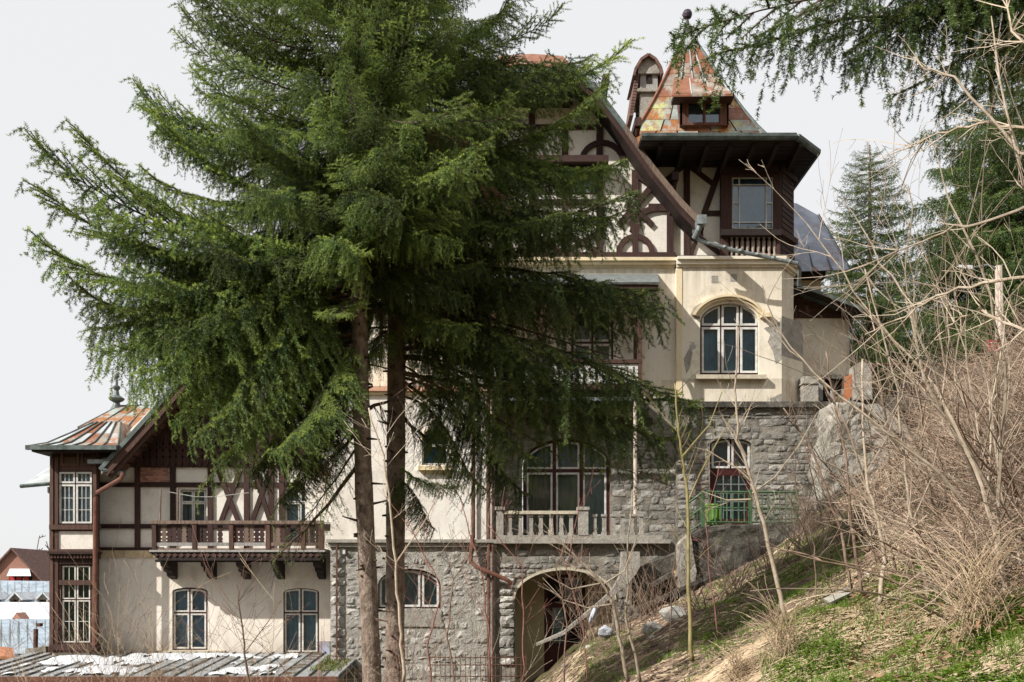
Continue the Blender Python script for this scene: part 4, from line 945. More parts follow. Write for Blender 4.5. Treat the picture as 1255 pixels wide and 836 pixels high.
bwd = 6.3; bm1 = pierced(pb, bwd - .15, YV, .03).mesh('balcony_board', 'timber'); bm2 = pierced(pb, bwd - .15, YV, .03).mesh('balcony_board', 'oldwood')
for a, b, miss in ((191, 235.5, ()), (241, 280.5, (2, 3, 5)), (286, 325.5, ()), (331, 368.5, (4,)), (373.7, 390.5, ())):
    n = int((b - a) / bwd)
    for i in range(n + 1):
        if i in miss or a + i * bwd + bwd > b + 1.5: continue
        put('board', bm1 if rs.random() < .75 else bm2, (X(XC + a - XC, YV) + i * bwd * YV / FOC, YV + .03 + rs.uniform(-.01, .01), 0), fl, rot=(0, 0, 0))
    MB().pbox(a - .5, b + .5, 665, 669, YV - .01, .08).build('bottom_rail', 'greyw' if a < 290 else 'oldwood', fl)
for x in (206, 255, 297.5, 340, 391):
    m = MB(); pr = [(YC, 684), (YV + .1, 684), (YV + .1, 687), (YV + .25, 690), (YV + .3, 694), (YV + .5, 696), (YV + .52, 700), (YV + .75, 702), (YV + .8, 706), (YC, 710)]
    x0 = X(x, 27.5) - .1; m.plate_xf([[(y, Z(p, 27.5)) for y, p in pr]], lambda u, v, t: (x0 + t * .2, u, v)); m.build('corbel', 'black', fl)
m = MB(); m.tube([P(197, 600, 27.0), P(196, 642, 26.95)], .025, 5); m.build('clothes_pole', 'oldwood', H)
m = MB(); m.tube([P(218, 598, 27.0), P(218, 642, 26.95)], .025, 5); m.build('clothes_pole', 'oldwood', H)
m = MB(); m.tube([P(207, 603, 27), P(240, 609, 27), P(262, 609, 27), P(305, 604, 27)], .008, 4); m.build('clothes_line', 'whitep', H)

# ------------------------------------------------------------------ low shed roof below the chalet
shed = thing('lean_to_shed', (X(240, 25), 25, GZ), 'long low shed with snow-patched sheet roof under the chalet windows', 'shed')
Ysf, Ysb = 24.0, 27.95; zf, zk = Z(828, Ysf), Z(799.5, Ysb); xa_, xb_ = X(-60, Ysf), X(403, Ysf) + .25
MB().box(xa_ + .2, xb_ - .3, Ysf + .5, Ysb, GZ, zf - .08).build('shed_wall', 'buff', shed)
ns = 26
rf = MB().add([(xa_, Ysf, zf - .05), (xb_, Ysf, zf - .05), (xb_, Ysb, zk - .05), (xa_, Ysb, zk - .05), (xa_, Ysf, zf - .15), (xb_, Ysf, zf - .15), (xb_, Ysb, zk - .15), (xa_, Ysb, zk - .15)], [(0, 1, 2, 3), (4, 7, 6, 5), (0, 4, 5, 1), (1, 5, 6, 2)]).build('shed_roof', 'gutterd', shed)
for i in range(ns):
    a = xa_ + (xb_ - xa_) * i / ns + .01; b = xa_ + (xb_ - xa_) * (i + 1) / ns - .01; l = rs.uniform(-.012, .012)
    m = MB(); m.quad((a, Ysf - .05, zf - .03 + l), (b, Ysf - .05, zf - .03), (b, Ysb, zk - .03), (a, Ysb, zk - .03 + l), th=.02); m.build('roof_sheet', 'lean', rf)
    m = MB(); m.tube([(b + .01, Ysf - .05, zf + .01), (b + .01, Ysb, zk + .01)], .02, 4); m.build('standing_seam', 'gutterd', rf)
MB().box(xa_, xb_, Ysf - .12, Ysf - .0, zf - .14, zf - .02).build('shed_gutter', 'pipe', shed)
# old snow lying on the shed roof
def snow_patch(name, xa, xb, ya, yb, zfun, thr, seed, label, parent=None, step=.12, th=.05):
    from mathutils import noise as mn
    m = MB(); nx = int((xb - xa) / step); ny = int((yb - ya) / step); idx = {}
    def hgt(i, j):
        p = Vector((xa + i * step, (ya + j * step) * .9, seed)); v = mn.fractal(p * .55, .8, 2.1, 5) * .9 + mn.noise(p * 2.5) * .25
        return v - thr
    vs = []; fs = []
    for i in range(nx + 1):
        for j in range(ny + 1):
            h = hgt(i, j)
            if h > -.12:
                x = xa + i * step; y = ya + j * step; idx[i, j] = len(vs); vs.append((x, y, zfun(x, y) + min(th, max(-.02, h * .35))))
    for i in range(nx):
        for j in range(ny):
            q = [(i, j), (i + 1, j), (i + 1, j + 1), (i, j + 1)]
            if all(k in idx for k in q): fs.append([idx[k] for k in q])
    if not fs: return
    m.add(vs, fs); return m.build(name, 'snow', parent, smooth=True, kind='stuff', label=label)
snow_patch('snow', xa_ + .1, xb_ - 1.6, Ysf + .02, Ysb - .5, lambda x, y: zf + .01 + (zk - zf) * (y - Ysf) / (Ysb - Ysf) + 0, .12, 3.3, 'melting old snow lying in patches on the low shed roof', step=.1)
m = MB(); rr = random.Random(3)
for k in range(1500):
    x = rr.uniform(X(372, Ysf), xb_ - .1); y = rr.uniform(Ysf + .6, Ysb - .1); z = zf + (zk - zf) * (y - Ysf) / (Ysb - Ysf); h = rr.uniform(.02, .07); a = rr.uniform(0, 6.3)
    m.add([(x, y, z), (x + .03 * math.cos(a), y + .03 * math.sin(a), z), (x + rr.uniform(-.02, .02), y, z + h)], [(0, 1, 2)])
m.build('moss', 'moss', None, kind='stuff', label='green moss and leaf litter on the end of the shed roof')
# ------------------------------------------------------------------ terrain
from mathutils import noise as mn
TX = [-400, -60, -40, -28, -20, -12, -6, -2.5, 0, 1.0, 1.6, 3, 4.6, 6, 8, 9.5, 11, 14, 20, 40, 400]
TZ = [-12, -11, -10, -9, -7, -5, -3.9, -3.5, -3.1, -2.5, -1.8, -1.05, -.4, .4, 1.7, 2.9, 4.0, 6.0, 8.5, 15, 60]
def sstep(a, b, x): t = min(1, max(0, (x - a) / (b - a))); return t * t * (3 - 2 * t)
def ground(x, y):
    z = float(np.interp(x, TX, TZ))
    if y < 20:
        k = sstep(20, 4, y) if x > 0 else 0
        z -= k * .15
    if y > 27.6 and x > 8.6:
        k = sstep(27.6, 28.6, y) * sstep(8.6, 9.2, x)
        z = z * (1 - k) + max(5.35, z + .2) * k
    if y > 45 and x > -20: z = z * (1 - sstep(45, 70, y) * .6)
    if y < -18: z += sstep(-18, -120, y) * (46 + 8 * mn.noise(Vector((x * .02, y * .02, 4))))  # unseen hill behind the camera, added to darken reflections in the panes
    if y > 150: z += sstep(150, 500, y) * (20 + 22 * mn.noise(Vector((x * .006, y * .006, 1.3))))
    if x < 12: z += sstep(30, 60, y) * (-2.5 if x < -20 else 0)
    return z
def ground_n(x, y): return ground(x, y) + (.30 * mn.noise(Vector((x * .38, y * .38, 12))) * (1 if y < 25 else .3) + .2 * mn.noise(Vector((x * .9, y * .9, 2))) + .09 * mn.noise(Vector((x * 2.1, y * 2.1, 8))) + .05 * mn.noise(Vector((x * 3.7, y * 3.7, 5)))) * (1 if y < 32 else 0)
def axis(segs):
    out = []
    for a, b, st in segs: out += list(np.arange(a, b, st))
    return out + [segs[-1][1]]
gx = axis([(-600, -60, 30), (-60, -14, 2), (-14, 16, .25), (16, 60, 2), (60, 600, 30)])
gy = axis([(-400, -30, 12), (-30, 2, 2), (2, 32, .25), (32, 70, 1.5), (70, 700, 30)])
vs = [(x, y, ground_n(x, y)) for y in gy for x in gx]; nx = len(gx)
fs = [(j * nx + i, j * nx + i + 1, (j + 1) * nx + i + 1, (j + 1) * nx + i) for j in range(len(gy) - 1) for i in range(nx - 1)]
m_, nt_, b_, co_ = new_mat('hillside_soil')
soil = ramp(nt_, noise(nt_, co_, .9, 9, .7), .35, .65, (.05, .036, .026), (.17, .125, .085))
soil = mix(nt_, ramp(nt_, noise(nt_, co_, .45, 6, .65, off=4), .52, .6), soil, (.10, .12, .035))
soil = mix(nt_, .8, soil, ramp(nt_, noise(nt_, co_, 14, 7, .75), .3, .7, (.45, .45, .45), (1.4, 1.35, 1.3)), 'MULTIPLY')
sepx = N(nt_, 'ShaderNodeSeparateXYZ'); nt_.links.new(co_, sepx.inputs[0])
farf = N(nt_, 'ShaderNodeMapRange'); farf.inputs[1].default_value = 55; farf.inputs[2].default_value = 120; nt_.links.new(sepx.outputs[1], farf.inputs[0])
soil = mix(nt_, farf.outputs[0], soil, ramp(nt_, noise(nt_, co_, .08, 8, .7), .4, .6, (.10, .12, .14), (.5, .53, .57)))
finish(nt_, b_, soil, .95, noise(nt_, co_, 9, 8, .75), .9, .06, spec=.1); MT['soil'] = m_
g = MB(); g.add(vs, fs); me = g.mesh('hillside', 'soil', True, False); go = bpy.data.objects.new('hillside_ground', me); COL.objects.link(go); tag(go, kind='structure')

# ------------------------------------------------------------------ rough helper: displaced block
def rough_block(poly, Y, d, name, mat, parent=None, amp=.12, seed=1, step=.16, **tags):
    """extruded outline (photo pixels at Y), front subdivided and roughened"""
    m = MB().plate(poly, [], Y, d); bm = bmesh.new()
    vs = [bm.verts.new(v) for v in m.v]
    for f in m.f:
        try: bm.faces.new([vs[i] for i in f])
        except ValueError: pass
    for it in range(7):
        ed = [e for e in bm.edges if e.calc_length() > step * 1.6]
        if not ed or len(bm.verts) > 9000: break
        bmesh.ops.subdivide_edges(bm, edges=ed, cuts=1, use_grid_fill=False); bmesh.ops.triangulate(bm, faces=bm.faces)
    bm.normal_update()
    bmesh.ops.recalc_face_normals(bm, faces=bm.faces)
    for v in bm.verts:
        p = v.co * 1.0; n1 = mn.noise_vector(p * 1.3 + Vector((seed, 0, 0))); n2 = mn.noise_vector(p * 4.5 + Vector((0, seed, 0)))
        ce = mn.noise(p * 2.6 + Vector((seed, seed, 1)))
        v.co += (n1 * amp + n2 * amp * .5) + v.normal * (amp * .8 * abs(ce))
    me = bpy.data.meshes.new(name); bm.to_mesh(me); bm.free(); me.materials.append(MT[mat])
    o = bpy.data.objects.new(name, me); COL.objects.link(o); attach(o, parent); return tag(o, **tags)
# rock buttress right of the tower, its sloped concrete cap, the pillar and the orange sheet
rock = rough_block([(1012, 640), (1011, 560), (1022, 500), (1050, 490), (1085, 505), (1128, 545), (1128, 560), (1065, 596), (1030, 640)], 26.6, 1.6, 'rock_buttress', 'rock', amp=.16, seed=3, step=.11,
    label='pale rough rock and rubble buttress beside the tower base', cat='rock wall')
cap = rough_block([(1056, 497), (1078, 494), (1130, 540), (1122, 548)], 26.4, .9, 'coping_slab', 'conc', amp=.03, seed=5, label='sloping broken concrete coping above the rock buttress', cat='coping')
rough_block([(1005, 617), (1110, 552), (1150, 530), (1152, 536), (1112, 560), (1008, 625)], 26.0, .35, 'shadow_edge_beam', 'concd', amp=.02, seed=8, label='dark slanting beam standing for the shadowed edge at the foot of the rock buttress', cat='beam')  # dark strip stands in for a shadowed edge of the rock
pil = rough_block([(1048, 490), (1048, 448), (1054, 444), (1068, 445), (1069, 490)], 27.4, .5, 'concrete_pillar', 'conc', amp=.03, seed=9, label='weathered concrete pillar at the end of the rusty street railing', cat='pillar')
MB().plate([(1034, 494), (1035, 462), (1047, 457), (1047, 484)], [], 27.6, .03).build('orange_metal_sheet', 'orange', None, label='orange rusted metal sheet leaning against the concrete pillar', cat='metal sheet')
rough_block([(1045, 505), (1045, 489), (1190, 484), (1190, 500)], 27.5, .8, 'street_kerb_wall', 'concd', amp=.05, seed=12, label='mossy low wall carrying the rusty street railing', cat='wall')
rl = thing('street_railing', (X(1120, 27.8), 27.8, 5.2), 'rusty iron railing along the street above the slope', 'railing')
m = MB(); m.tube([P(1068, 447, 27.8), P(1192, 446, 27.8)], .03, 5); m.build('top_rail', 'iron', rl)
m = MB(); m.tube([P(1068, 463, 27.8), P(1192, 462, 27.8)], .018, 4); m.build('middle_rail', 'iron', rl)
m = MB(); m.tube([P(1068, 480, 27.8), P(1192, 479, 27.8)], .018, 4); m.build('bottom_rail', 'iron', rl)
for i in range(21): m = MB(); m.tube([P(1070 + i * 6, 447, 27.8), P(1070 + i * 6, 482, 27.8)], .011, 4); m.build('bar', 'iron', rl)
for x in (1070, 1135, 1190): m = MB(); m.pbox(x - 2, x + 2, 445, 486, 27.75, .08); m.build('post', 'iron', rl)
# concrete landing with green railing at the garden door
land = rough_block([(846, 655), (862, 645), (984, 643), (1012, 650), (1000, 676), (960, 688), (905, 700), (872, 712), (850, 732), (838, 730), (838, 668)], 25.4, 2.3, 'concrete_landing', 'concd', amp=.09, seed=21, step=.12,
    label='black-stained broken concrete landing under the green railing', cat='landing')
rough_block([(834, 735), (833, 668), (846, 655), (852, 700), (850, 735)], 25.25, .5, 'rough_pillar', 'rock', amp=.05, seed=23, label='pale rough stone pillar at the left end of the concrete landing', cat='pillar')
gr = thing('green_railing', (X(920, 25.5), 25.5, Z(643, 25.5)), 'green iron railing on the landing in front of the maroon garden door', 'railing')
Yg = 25.5
for y, r_ in ((603, .03), (622.5, .02), (640, .022)): m = MB(); m.tube([P(862, y, Yg), P(977, y + .5, Yg)], r_, 5); m.build('rail', 'greenpaint', gr)
for x in (862, 920, 977): m = MB(); m.pbox(x - 2, x + 2, 600, 646, Yg - .04, .09); m.build('post', 'greenpaint', gr)
for i in range(1, 16):
    x = 862 + i * 7.2
    if abs(x - 920) < 3: continue
    m = MB(); m.tube([P(x, 603, Yg), P(x, 640, Yg)], .024, 4); m.build('bar', 'greenpaint', gr)
for a, b, r_ in ((603, 617, .03), (621, 635, .02), (640, 652, .022)): m = MB(); m.tube([P(862, a, Yg), P(843, b, Yg + .2)], r_, 5); m.build('rail', 'greenpaint', gr)
m = MB(); m.pbox(841.5, 845, 614, 660, Yg + .17, .09); m.build('post', 'greenpaint', gr)
for i in range(1, 5):
    t = i / 5; m = MB(); m.tube([P(862 - 19 * t, 603 + 14 * t, Yg + .2 * t), P(862 - 19 * t, 640 + 12 * t, Yg + .2 * t)], .012, 4); m.build('bar', 'greenpaint', gr)
bn = thing('green_bin', (X(876, 26.2), 26.2, Z(643, 26.2)), 'bright green plastic bin standing behind the green railing', 'bin')
m = MB(); s = 26.2 / FOC; m.lathe(tuple(P(875, 643, 26.2)), [(9 * s, 0), (10.5 * s, 22 * s), (11.5 * s, 23 * s), (11.5 * s, 25 * s), (10 * s, 25 * s)], 14); m.build('bin_body', 'greenbin', bn)
for i in range(8):
    a = R(190 + i * 22); c = P(875, 643, 26.2); m = MB(); m.tube([c + Vector((9.3 * s * math.cos(a), 9.3 * s * math.sin(a), .02)), c + Vector((10.8 * s * math.cos(a), 10.8 * s * math.sin(a), 21 * s))], .012, 4); m.build('rib', 'greenbin', bn)
# stair parapet sweeping down past the arched doorway
o = [(762, 676), (784, 676), (784.5, 694), (779, 704), (771, 714), (757, 726), (742, 738), (721, 754), (691, 778), (657, 792), (657, 789), (690, 774), (719, 750), (738, 734), (751, 722), (760, 705)]
rough_block(o, 25.6, .28, 'stair_parapet', 'conc', amp=.006, seed=31, step=.3, label='pale curved stair parapet sweeping down in front of the arched doorway', cat='parapet')
rough_block([(776, 742), (775, 700), (786, 694), (838, 675), (850, 712), (830, 728), (800, 742)], 26.0, .4, 'stair_side_wall', 'concd', amp=.05, seed=33, label='stained side wall under the landing stairs', cat='wall')
rough_block([(760, 760), (765, 752), (800, 736), (860, 708), (862, 712), (802, 740), (768, 758)], 25.2, .25, 'stair_edge', 'concd', amp=.02, seed=35, label='narrow slanting concrete stair edge between the doorway and the landing', cat='stair edge')
m = MB(); m.plate([(826, 722), (826, 700), (838, 694), (840, 720)], [], 25.9, .1); m.build('yellow_panel', 'sandst', None, label='yellowish stone panel beside the rough pillar', cat='panel')
m = MB(); m.plate([(797, 716), (824, 701), (828, 704), (800, 720)], [], 25.5, .5); m.build('fallen_slab', 'concd', None, label='grey slab leaning on the stairs left of the yellowish panel', cat='slab')
# iron grille fence at the bottom
gf = thing('iron_grille', (X(580, 25.6), 25.6, GZ), 'low rusty iron grille fence at the foot of the stone base', 'fence')
for y in (806, 815, 829): m = MB(); m.tube([P(525, y, 25.6), P(645, y, 25.6)], .014, 4); m.build('rail', 'iron', gf)
for i in range(20): m = MB(); m.tube([P(527 + i * 6.2, 803 - (i % 2) * 2, 25.6), P(527 + i * 6.2, 850, 25.6)], .011, 4); m.build('bar', 'iron', gf)
# ------------------------------------------------------------------ valley houses, far left
def gable_house(x0, x1, yb, ye, yr, Y, d, wall, roof, name, label, side=True):
    t = thing(name, (X((x0 + x1) / 2, Y), Y, -11), label, 'house')
    xm = (x0 + x1) / 2
    MB().plate([(x0 + 2, yb), (x1 - 2, yb), (x1 - 2, ye), (xm, yr + 1), (x0 + 2, ye)], [], Y, d).build('wall', wall, t)
    for sgn in (0, 1):
        a = (x0, ye + 2) if sgn == 0 else (x1, ye + 2); m = MB(); m.beam((xm, yr), a, 1.8, Y - .3, d + .6); m.build('roof', roof, t)
    return t
bh = gable_house(-35, 62, 760, 722, 672, 80, 12, 'brick', 'tile', 'brick_house', 'far red brick house with a broad gable and a chimney')
m = MB(); m.pbox(29, 37, 676, 700, 84, 1.0); m.pbox(28, 38, 675, 678, 83.9, 1.2); m.build('chimney', 'brick', bh)
m = MB(); m.pbox(11, 37, 706, 712, 79.6, .3); m.build('window', 'black', bh)
for a in (12, 20, 29): MB().pbox(a, a + 6, 706.5, 711.5, 79.5, .05).build('shutter', 'red', bh)
m = MB(); m.add([P(8, 706, 79), P(38, 706, 79), P(36, 697, 80), P(12, 697, 80)], [(0, 1, 2, 3)]); m.build('snowy_porch_roof', 'snow', bh)
gh = thing('grey_roofed_house', (X(20, 66), 66, -11), 'far house with grey metal roof and two small dormers', 'house')
m = MB(); a = P(-90, 742, 64); b = P(66, 742, 64); c = P(66, 714, 70); d = P(-90, 712, 70); m.quad(a, b, c, d, th=.1); m.build('roof', 'blues', gh)
MB().box(a.x, b.x, 64.3, 72, -11, a.z).build('wall', 'greyw', gh)
for i in range(18): m = MB(); u = (i + .5) / 18; m.tube([a + (b - a) * u + Vector((0, -.05, .05)), d + (c - d) * u + Vector((0, -.05, .05))], .05, 4); m.build('standing_seam', 'gutter', gh)
for x in (18, 52, -20):
    m = MB(); m.plate([(x - 7, 741), (x + 7, 741), (x + 7, 734), (x, 727), (x - 7, 734)], [(lambda l: l)([(x - 4.5, 739), (x + 4.5, 739), (x + 4.5, 735), (x - 4.5, 735)])], 63.6, 2.5); dmr = m.build('dormer', 'greyw', gh)
    for sg in (-1, 1): m = MB(); m.beam((x, 726), (x + sg * 9, 735.5), 1.6, 63.4, 2.6); m.build('dormer_roof', 'snow', dmr)
    MB().pbox(x - 5, x + 5, 734, 740, 64.2, .1).build('dormer_pane', 'black', dmr)
sh = thing('snow_roofed_house', (X(20, 56), 56, -11), 'far house whose roof lies under smooth snow', 'house')
m = MB(); m.quad(P(-90, 765, 54), P(70, 765, 54), P(70, 741, 62), P(-90, 741, 62), th=.15); m.build('roof', 'snow', sh)
MB().box(X(-90, 54), X(68, 54), 54.4, 62, -11, Z(766, 54)).build('wall', 'chalet', sh)
t = MB(); t.plate([(15, 764), (25, 764), (25, 758), (20, 751), (15, 758)], [], 53.5, 1.0); t.build('ridge_chimney', 'brick', sh)
bl_ = thing('blue_roofed_house', (X(20, 46), 46, -11), 'nearer valley house with pale blue sheet roof', 'house')
a, b, c, d = P(-100, 806, 42), P(72, 803, 42), P(72, 761, 50), P(-100, 761, 50)
m = MB(); m.quad(a, b, c, d, th=.1); m.build('roof', 'blues', bl_)
MB().box(a.x, b.x, 42.4, 50, -11, a.z - .1).build('wall', 'chalet', bl_)
for i in range(16): m = MB(); u = (i + .5) / 16; m.tube([a + (b - a) * u + Vector((0, -.06, .05)), d + (c - d) * u + Vector((0, -.06, .05))], .05, 4); m.build('standing_seam', 'gutterd', bl_)
# little chimney block close to the corner bay
sc_ = thing('garden_chimney', (X(44, 31), 31, -7), 'square stone chimney with an iron pipe beside the corner bay', 'chimney')
rough_block([(32, 860), (32, 795), (56, 793), (57, 860)], 31, .8, 'chimney_stack', 'rock', sc_, amp=.04, seed=41)
m = MB(); m.tube([P(43.5, 795, 31.3), P(44, 771, 31.3)], .07, 8); m.build('stove_pipe', 'iron', sc_)
m = MB(); m.pbox(44, 49, 764, 768, 31.2, .2); m.build('pipe_cowl', 'iron', sc_)
rsd = MB(); rsd.quad(P(-30, 806, 38), P(18, 808, 38), P(16, 797, 41), P(-30, 792, 41), th=.1); rsd.build('rusty_shed_roof', 'orange', None, label='small rusty red shed roof at the left edge below the blue roof', cat='shed')
rough_block([(1135, 492), (1138, 462), (1150, 448), (1172, 440), (1200, 444), (1230, 470), (1232, 492)], 33, 3, 'slate_mound', 'concd', amp=.15, seed=61, step=.3, label='dark slaty mound behind the street railing', cat='mound')
# ------------------------------------------------------------------ lamp and sign by the street
lp = thing('street_lamp', (X(1225, 31), 31, 5.5), 'pale concrete street lamp post with a long arm above the thicket', 'street lamp')
m = MB(); m.tube([P(1227, 500, 31), P(1224, 326, 31)], [.15, .11], 8); m.build('post', 'post', lp)
m = MB(); m.tube([P(1224, 330, 31), P(1210, 325, 31), P(1193, 328, 31)], .035, 6); m.build('arm', 'gutter', lp)
m = MB(); s = 31 / FOC; m.add([P(1173, 327, 30.9), P(1192, 330, 30.9), P(1192, 325, 30.9), P(1175, 324.5, 30.9), P(1173, 327, 31.25), P(1192, 330, 31.25), P(1192, 325, 31.25), P(1175, 324.5, 31.25)], [(0, 1, 2, 3), (7, 6, 5, 4), (0, 4, 5, 1), (1, 5, 6, 2), (2, 6, 7, 3), (3, 7, 4, 0)]); m.build('lamp_head', 'lampw', lp)
sg = thing('red_sign', (X(1217, 30.7), 30.7, 5.5), 'small red sign with white lines on the lamp post', 'sign')
m = MB(); m.pbox(1211, 1224, 417, 431, 30.7, .03); m.build('panel', 'red', sg)
m = MB()
for k in range(3): m.pbox(1213, 1222 - k * 1.5, 419.5 + k * 4, 420.7 + k * 4, 30.68, .02)
m.build('white_line', 'lampw', sg)
# ------------------------------------------------------------------ spruce boughs
NR = np.random.RandomState(11)
def bough(seed, L, pitch, hang, spray=1.0, lat=1.0, dens=1.0, bare=.12, mat='needle', nl=.027, nw=.006, nper=400):
    """pitch: degrees along the axis. hang: how much the side twigs hang. Returns mesh, chord vector, needle count"""
    r = random.Random(seed); pts = [Vector((0, 0, 0))]; n = 20; yaw = r.uniform(-.1, .1); pw = 0
    for i in range(n):
        s = (i + .5) / n; pw = pw * .6 + r.uniform(-6, 6); a = R(float(np.interp(s, np.linspace(0, 1, len(pitch)), pitch)) + pw); yaw += r.uniform(-.09, .09)
        pts.append(pts[-1] + Vector((math.cos(a) * math.cos(yaw), math.cos(a) * math.sin(yaw), math.sin(a))) * (L / n))
    m = MB(); m.mi = 0
    m.tube(pts, [max(.005, .009 * L * (1 - i / n) ** 1.1) for i in range(n + 1)], 5)
    S = []       # needle-clad shoots: start, vector, length, tint
    def at(s):
        k = min(n - 1, int(s * n)); f = s * n - k; return pts[k] * (1 - f) + pts[k + 1] * f, (pts[k + 1] - pts[k]).normalized()
    def shoots(poly, t0, t1, step, slen):
        tot = sum((poly[i + 1] - poly[i]).length for i in range(len(poly) - 1)); d = 0; sgn = 1
        for i in range(len(poly) - 1):
            a, b = poly[i], poly[i + 1]; l = (b - a).length; t = (b - a).normalized(); side = t.cross(Vector((0, 0, 1)))
            if side.length < .3: side = t.cross(Vector((r.gauss(0, 1), r.gauss(0, 1), 0)))
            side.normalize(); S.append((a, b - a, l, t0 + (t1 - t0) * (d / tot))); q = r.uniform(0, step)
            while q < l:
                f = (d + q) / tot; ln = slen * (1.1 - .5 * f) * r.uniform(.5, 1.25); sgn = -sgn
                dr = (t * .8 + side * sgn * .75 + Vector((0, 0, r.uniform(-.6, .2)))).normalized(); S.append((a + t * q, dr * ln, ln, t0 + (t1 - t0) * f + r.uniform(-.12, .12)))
                q += step * r.uniform(.7, 1.3)
            d += l
    s = bare; sg = 1
    while s < .99:
        p, t = at(s); side = Vector((-t.y, t.x, 0)).normalized(); sg = -sg
        ll = lat * L * (.30 * (1 - s) ** .8 + .06) * min(1, (s - bare) * 5 + .35) * r.uniform(.6, 1.25)
        dd = (t * .85 + side * sg * r.uniform(.6, 1.1) + Vector((0, 0, r.uniform(-.1, .25)))).normalized(); poly = [p]; k = max(2, int(ll / .11))
        for i in range(k): dd = (dd + Vector((r.gauss(0, .06), r.gauss(0, .06), -hang * .13 * (1 - .6 * s)))).normalized(); poly.append(poly[-1] + dd * (ll / k))
        m.tube(poly, [.006 * (1 - i / (k + 1)) + .0025 for i in range(k + 1)], 3, False)
        shoots(poly, .15, .85, .058 / dens, .19 * spray)
        if hang > .3:
            for i in range(1, k + 1):
                if r.random() < .85 * min(1, hang + .2):
                    hl = r.uniform(.2, .8) * min(1.4, hang) * (1 - .45 * s); hp = [poly[i]]; hk = max(2, int(hl / .10)); hd = (dd * .5 + Vector((r.uniform(-.2, .2), r.uniform(-.2, .2), -.8))).normalized()
                    for j in range(hk): hd = (hd + Vector((r.gauss(0, .05), r.gauss(0, .05), -.25))).normalized(); hp.append(hp[-1] + hd * hl / hk)
                    shoots(hp, .05, .5, .085 / dens, .14 * spray)
        s += r.uniform(.05, .09) / L / dens
    shoots([at(.85)[0], at(.93)[0], pts[-1]], .5, 1.0, .045, .10)
    # needles, all at once
    st = np.array([tuple(a) for a, b, l, c in S]); dv = np.array([tuple(b) for a, b, l, c in S]); ln = np.array([l for a, b, l, c in S]); tn = np.array([c for a, b, l, c in S])
    cnt = np.maximum(8, (ln * nper).astype(int)); idx = np.repeat(np.arange(len(S)), cnt); T = len(idx)
    rs_ = np.random.RandomState(seed); tpos = rs_.rand(T)
    d = dv[idx] / ln[idx][:, None]; p = st[idx] + dv[idx] * tpos[:, None]
    rad = rs_.normal(size=(T, 3)); rad -= d * (rad * d).sum(1)[:, None]; rad /= np.linalg.norm(rad, axis=1)[:, None] + 1e-9
    nd = d * .55 + rad * .9; nd /= np.linalg.norm(nd, axis=1)[:, None]
    wv = np.cross(nd, rs_.normal(size=(T, 3))); wv /= np.linalg.norm(wv, axis=1)[:, None] + 1e-9; wv *= nw / 2
    V0 = p - wv; V1 = p + wv; V2 = p + nd * (nl * (.7 + .6 * rs_.rand(T)))[:, None]
    nv = np.empty((T * 3, 3)); nv[0::3] = V0; nv[1::3] = V1; nv[2::3] = V2
    bv = np.array(m.v); bf = m.f; nb_ = len(bv); me = bpy.data.meshes.new('spruce_bough')
    allv = np.vstack([bv, nv]); lv = [i for f in bf for i in f]; ls = [len(f) for f in bf]
    loops = np.concatenate([np.array(lv), np.arange(T * 3) + nb_]).astype(np.int32); tot = np.concatenate([np.array(ls), np.full(T, 3)]).astype(np.int32)
    start = np.concatenate([[0], np.cumsum(tot)[:-1]]).astype(np.int32)
    me.vertices.add(len(allv)); me.vertices.foreach_set('co', allv.astype(np.float32).ravel())
    me.loops.add(len(loops)); me.loops.foreach_set('vertex_index', loops); me.polygons.add(len(tot)); me.polygons.foreach_set('loop_start', start); me.polygons.foreach_set('loop_total', tot)
    mi = np.concatenate([np.zeros(len(bf)), np.ones(T)]).astype(np.int32); me.materials.append(MT['deadtwig']); me.materials.append(MT[mat]); me.polygons.foreach_set('material_index', mi)
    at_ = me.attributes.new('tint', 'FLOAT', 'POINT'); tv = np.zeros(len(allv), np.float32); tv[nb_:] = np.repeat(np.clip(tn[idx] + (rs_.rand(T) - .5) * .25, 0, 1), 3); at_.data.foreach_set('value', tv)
    me.update(); me.validate(); ch = pts[-1]
    return me, ch, T
BV = []
_sp = [(1, 3.0, [-12, -5, 8, 25, 42], .35, 1.0, .8), (2, 3.0, [-18, -10, 0, 14, 30], .6, 1.0, .9), (3, 3.0, [0, -12, -14, -4, 14], .9, 1.0, .95), (4, 3.0, [8, -5, -18, -22, -8], 1.15, .95, .9),
       (5, 3.0, [5, -15, -32, -38, -28], 1.3, .9, .85), (6, 3.0, [14, 8, 12, 24, 45], .25, 1.05, .75), (7, 3.0, [-5, -16, -22, -12, 6], 1.0, 1.0, 1.0)]
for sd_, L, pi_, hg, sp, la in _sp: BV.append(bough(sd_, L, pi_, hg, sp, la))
WISP = bough(21, 3.0, [0, -10, -20, -34, -40], 1.2, .75, .55, dens=.45, nper=260)     # thin half-dead bough
WISP2 = bough(22, 3.0, [4, -6, -12, -18, -26], 1.3, .7, .6, dens=.5, nper=220)
print('bough tris', [b[2] for b in BV], WISP[2], WISP2[2])
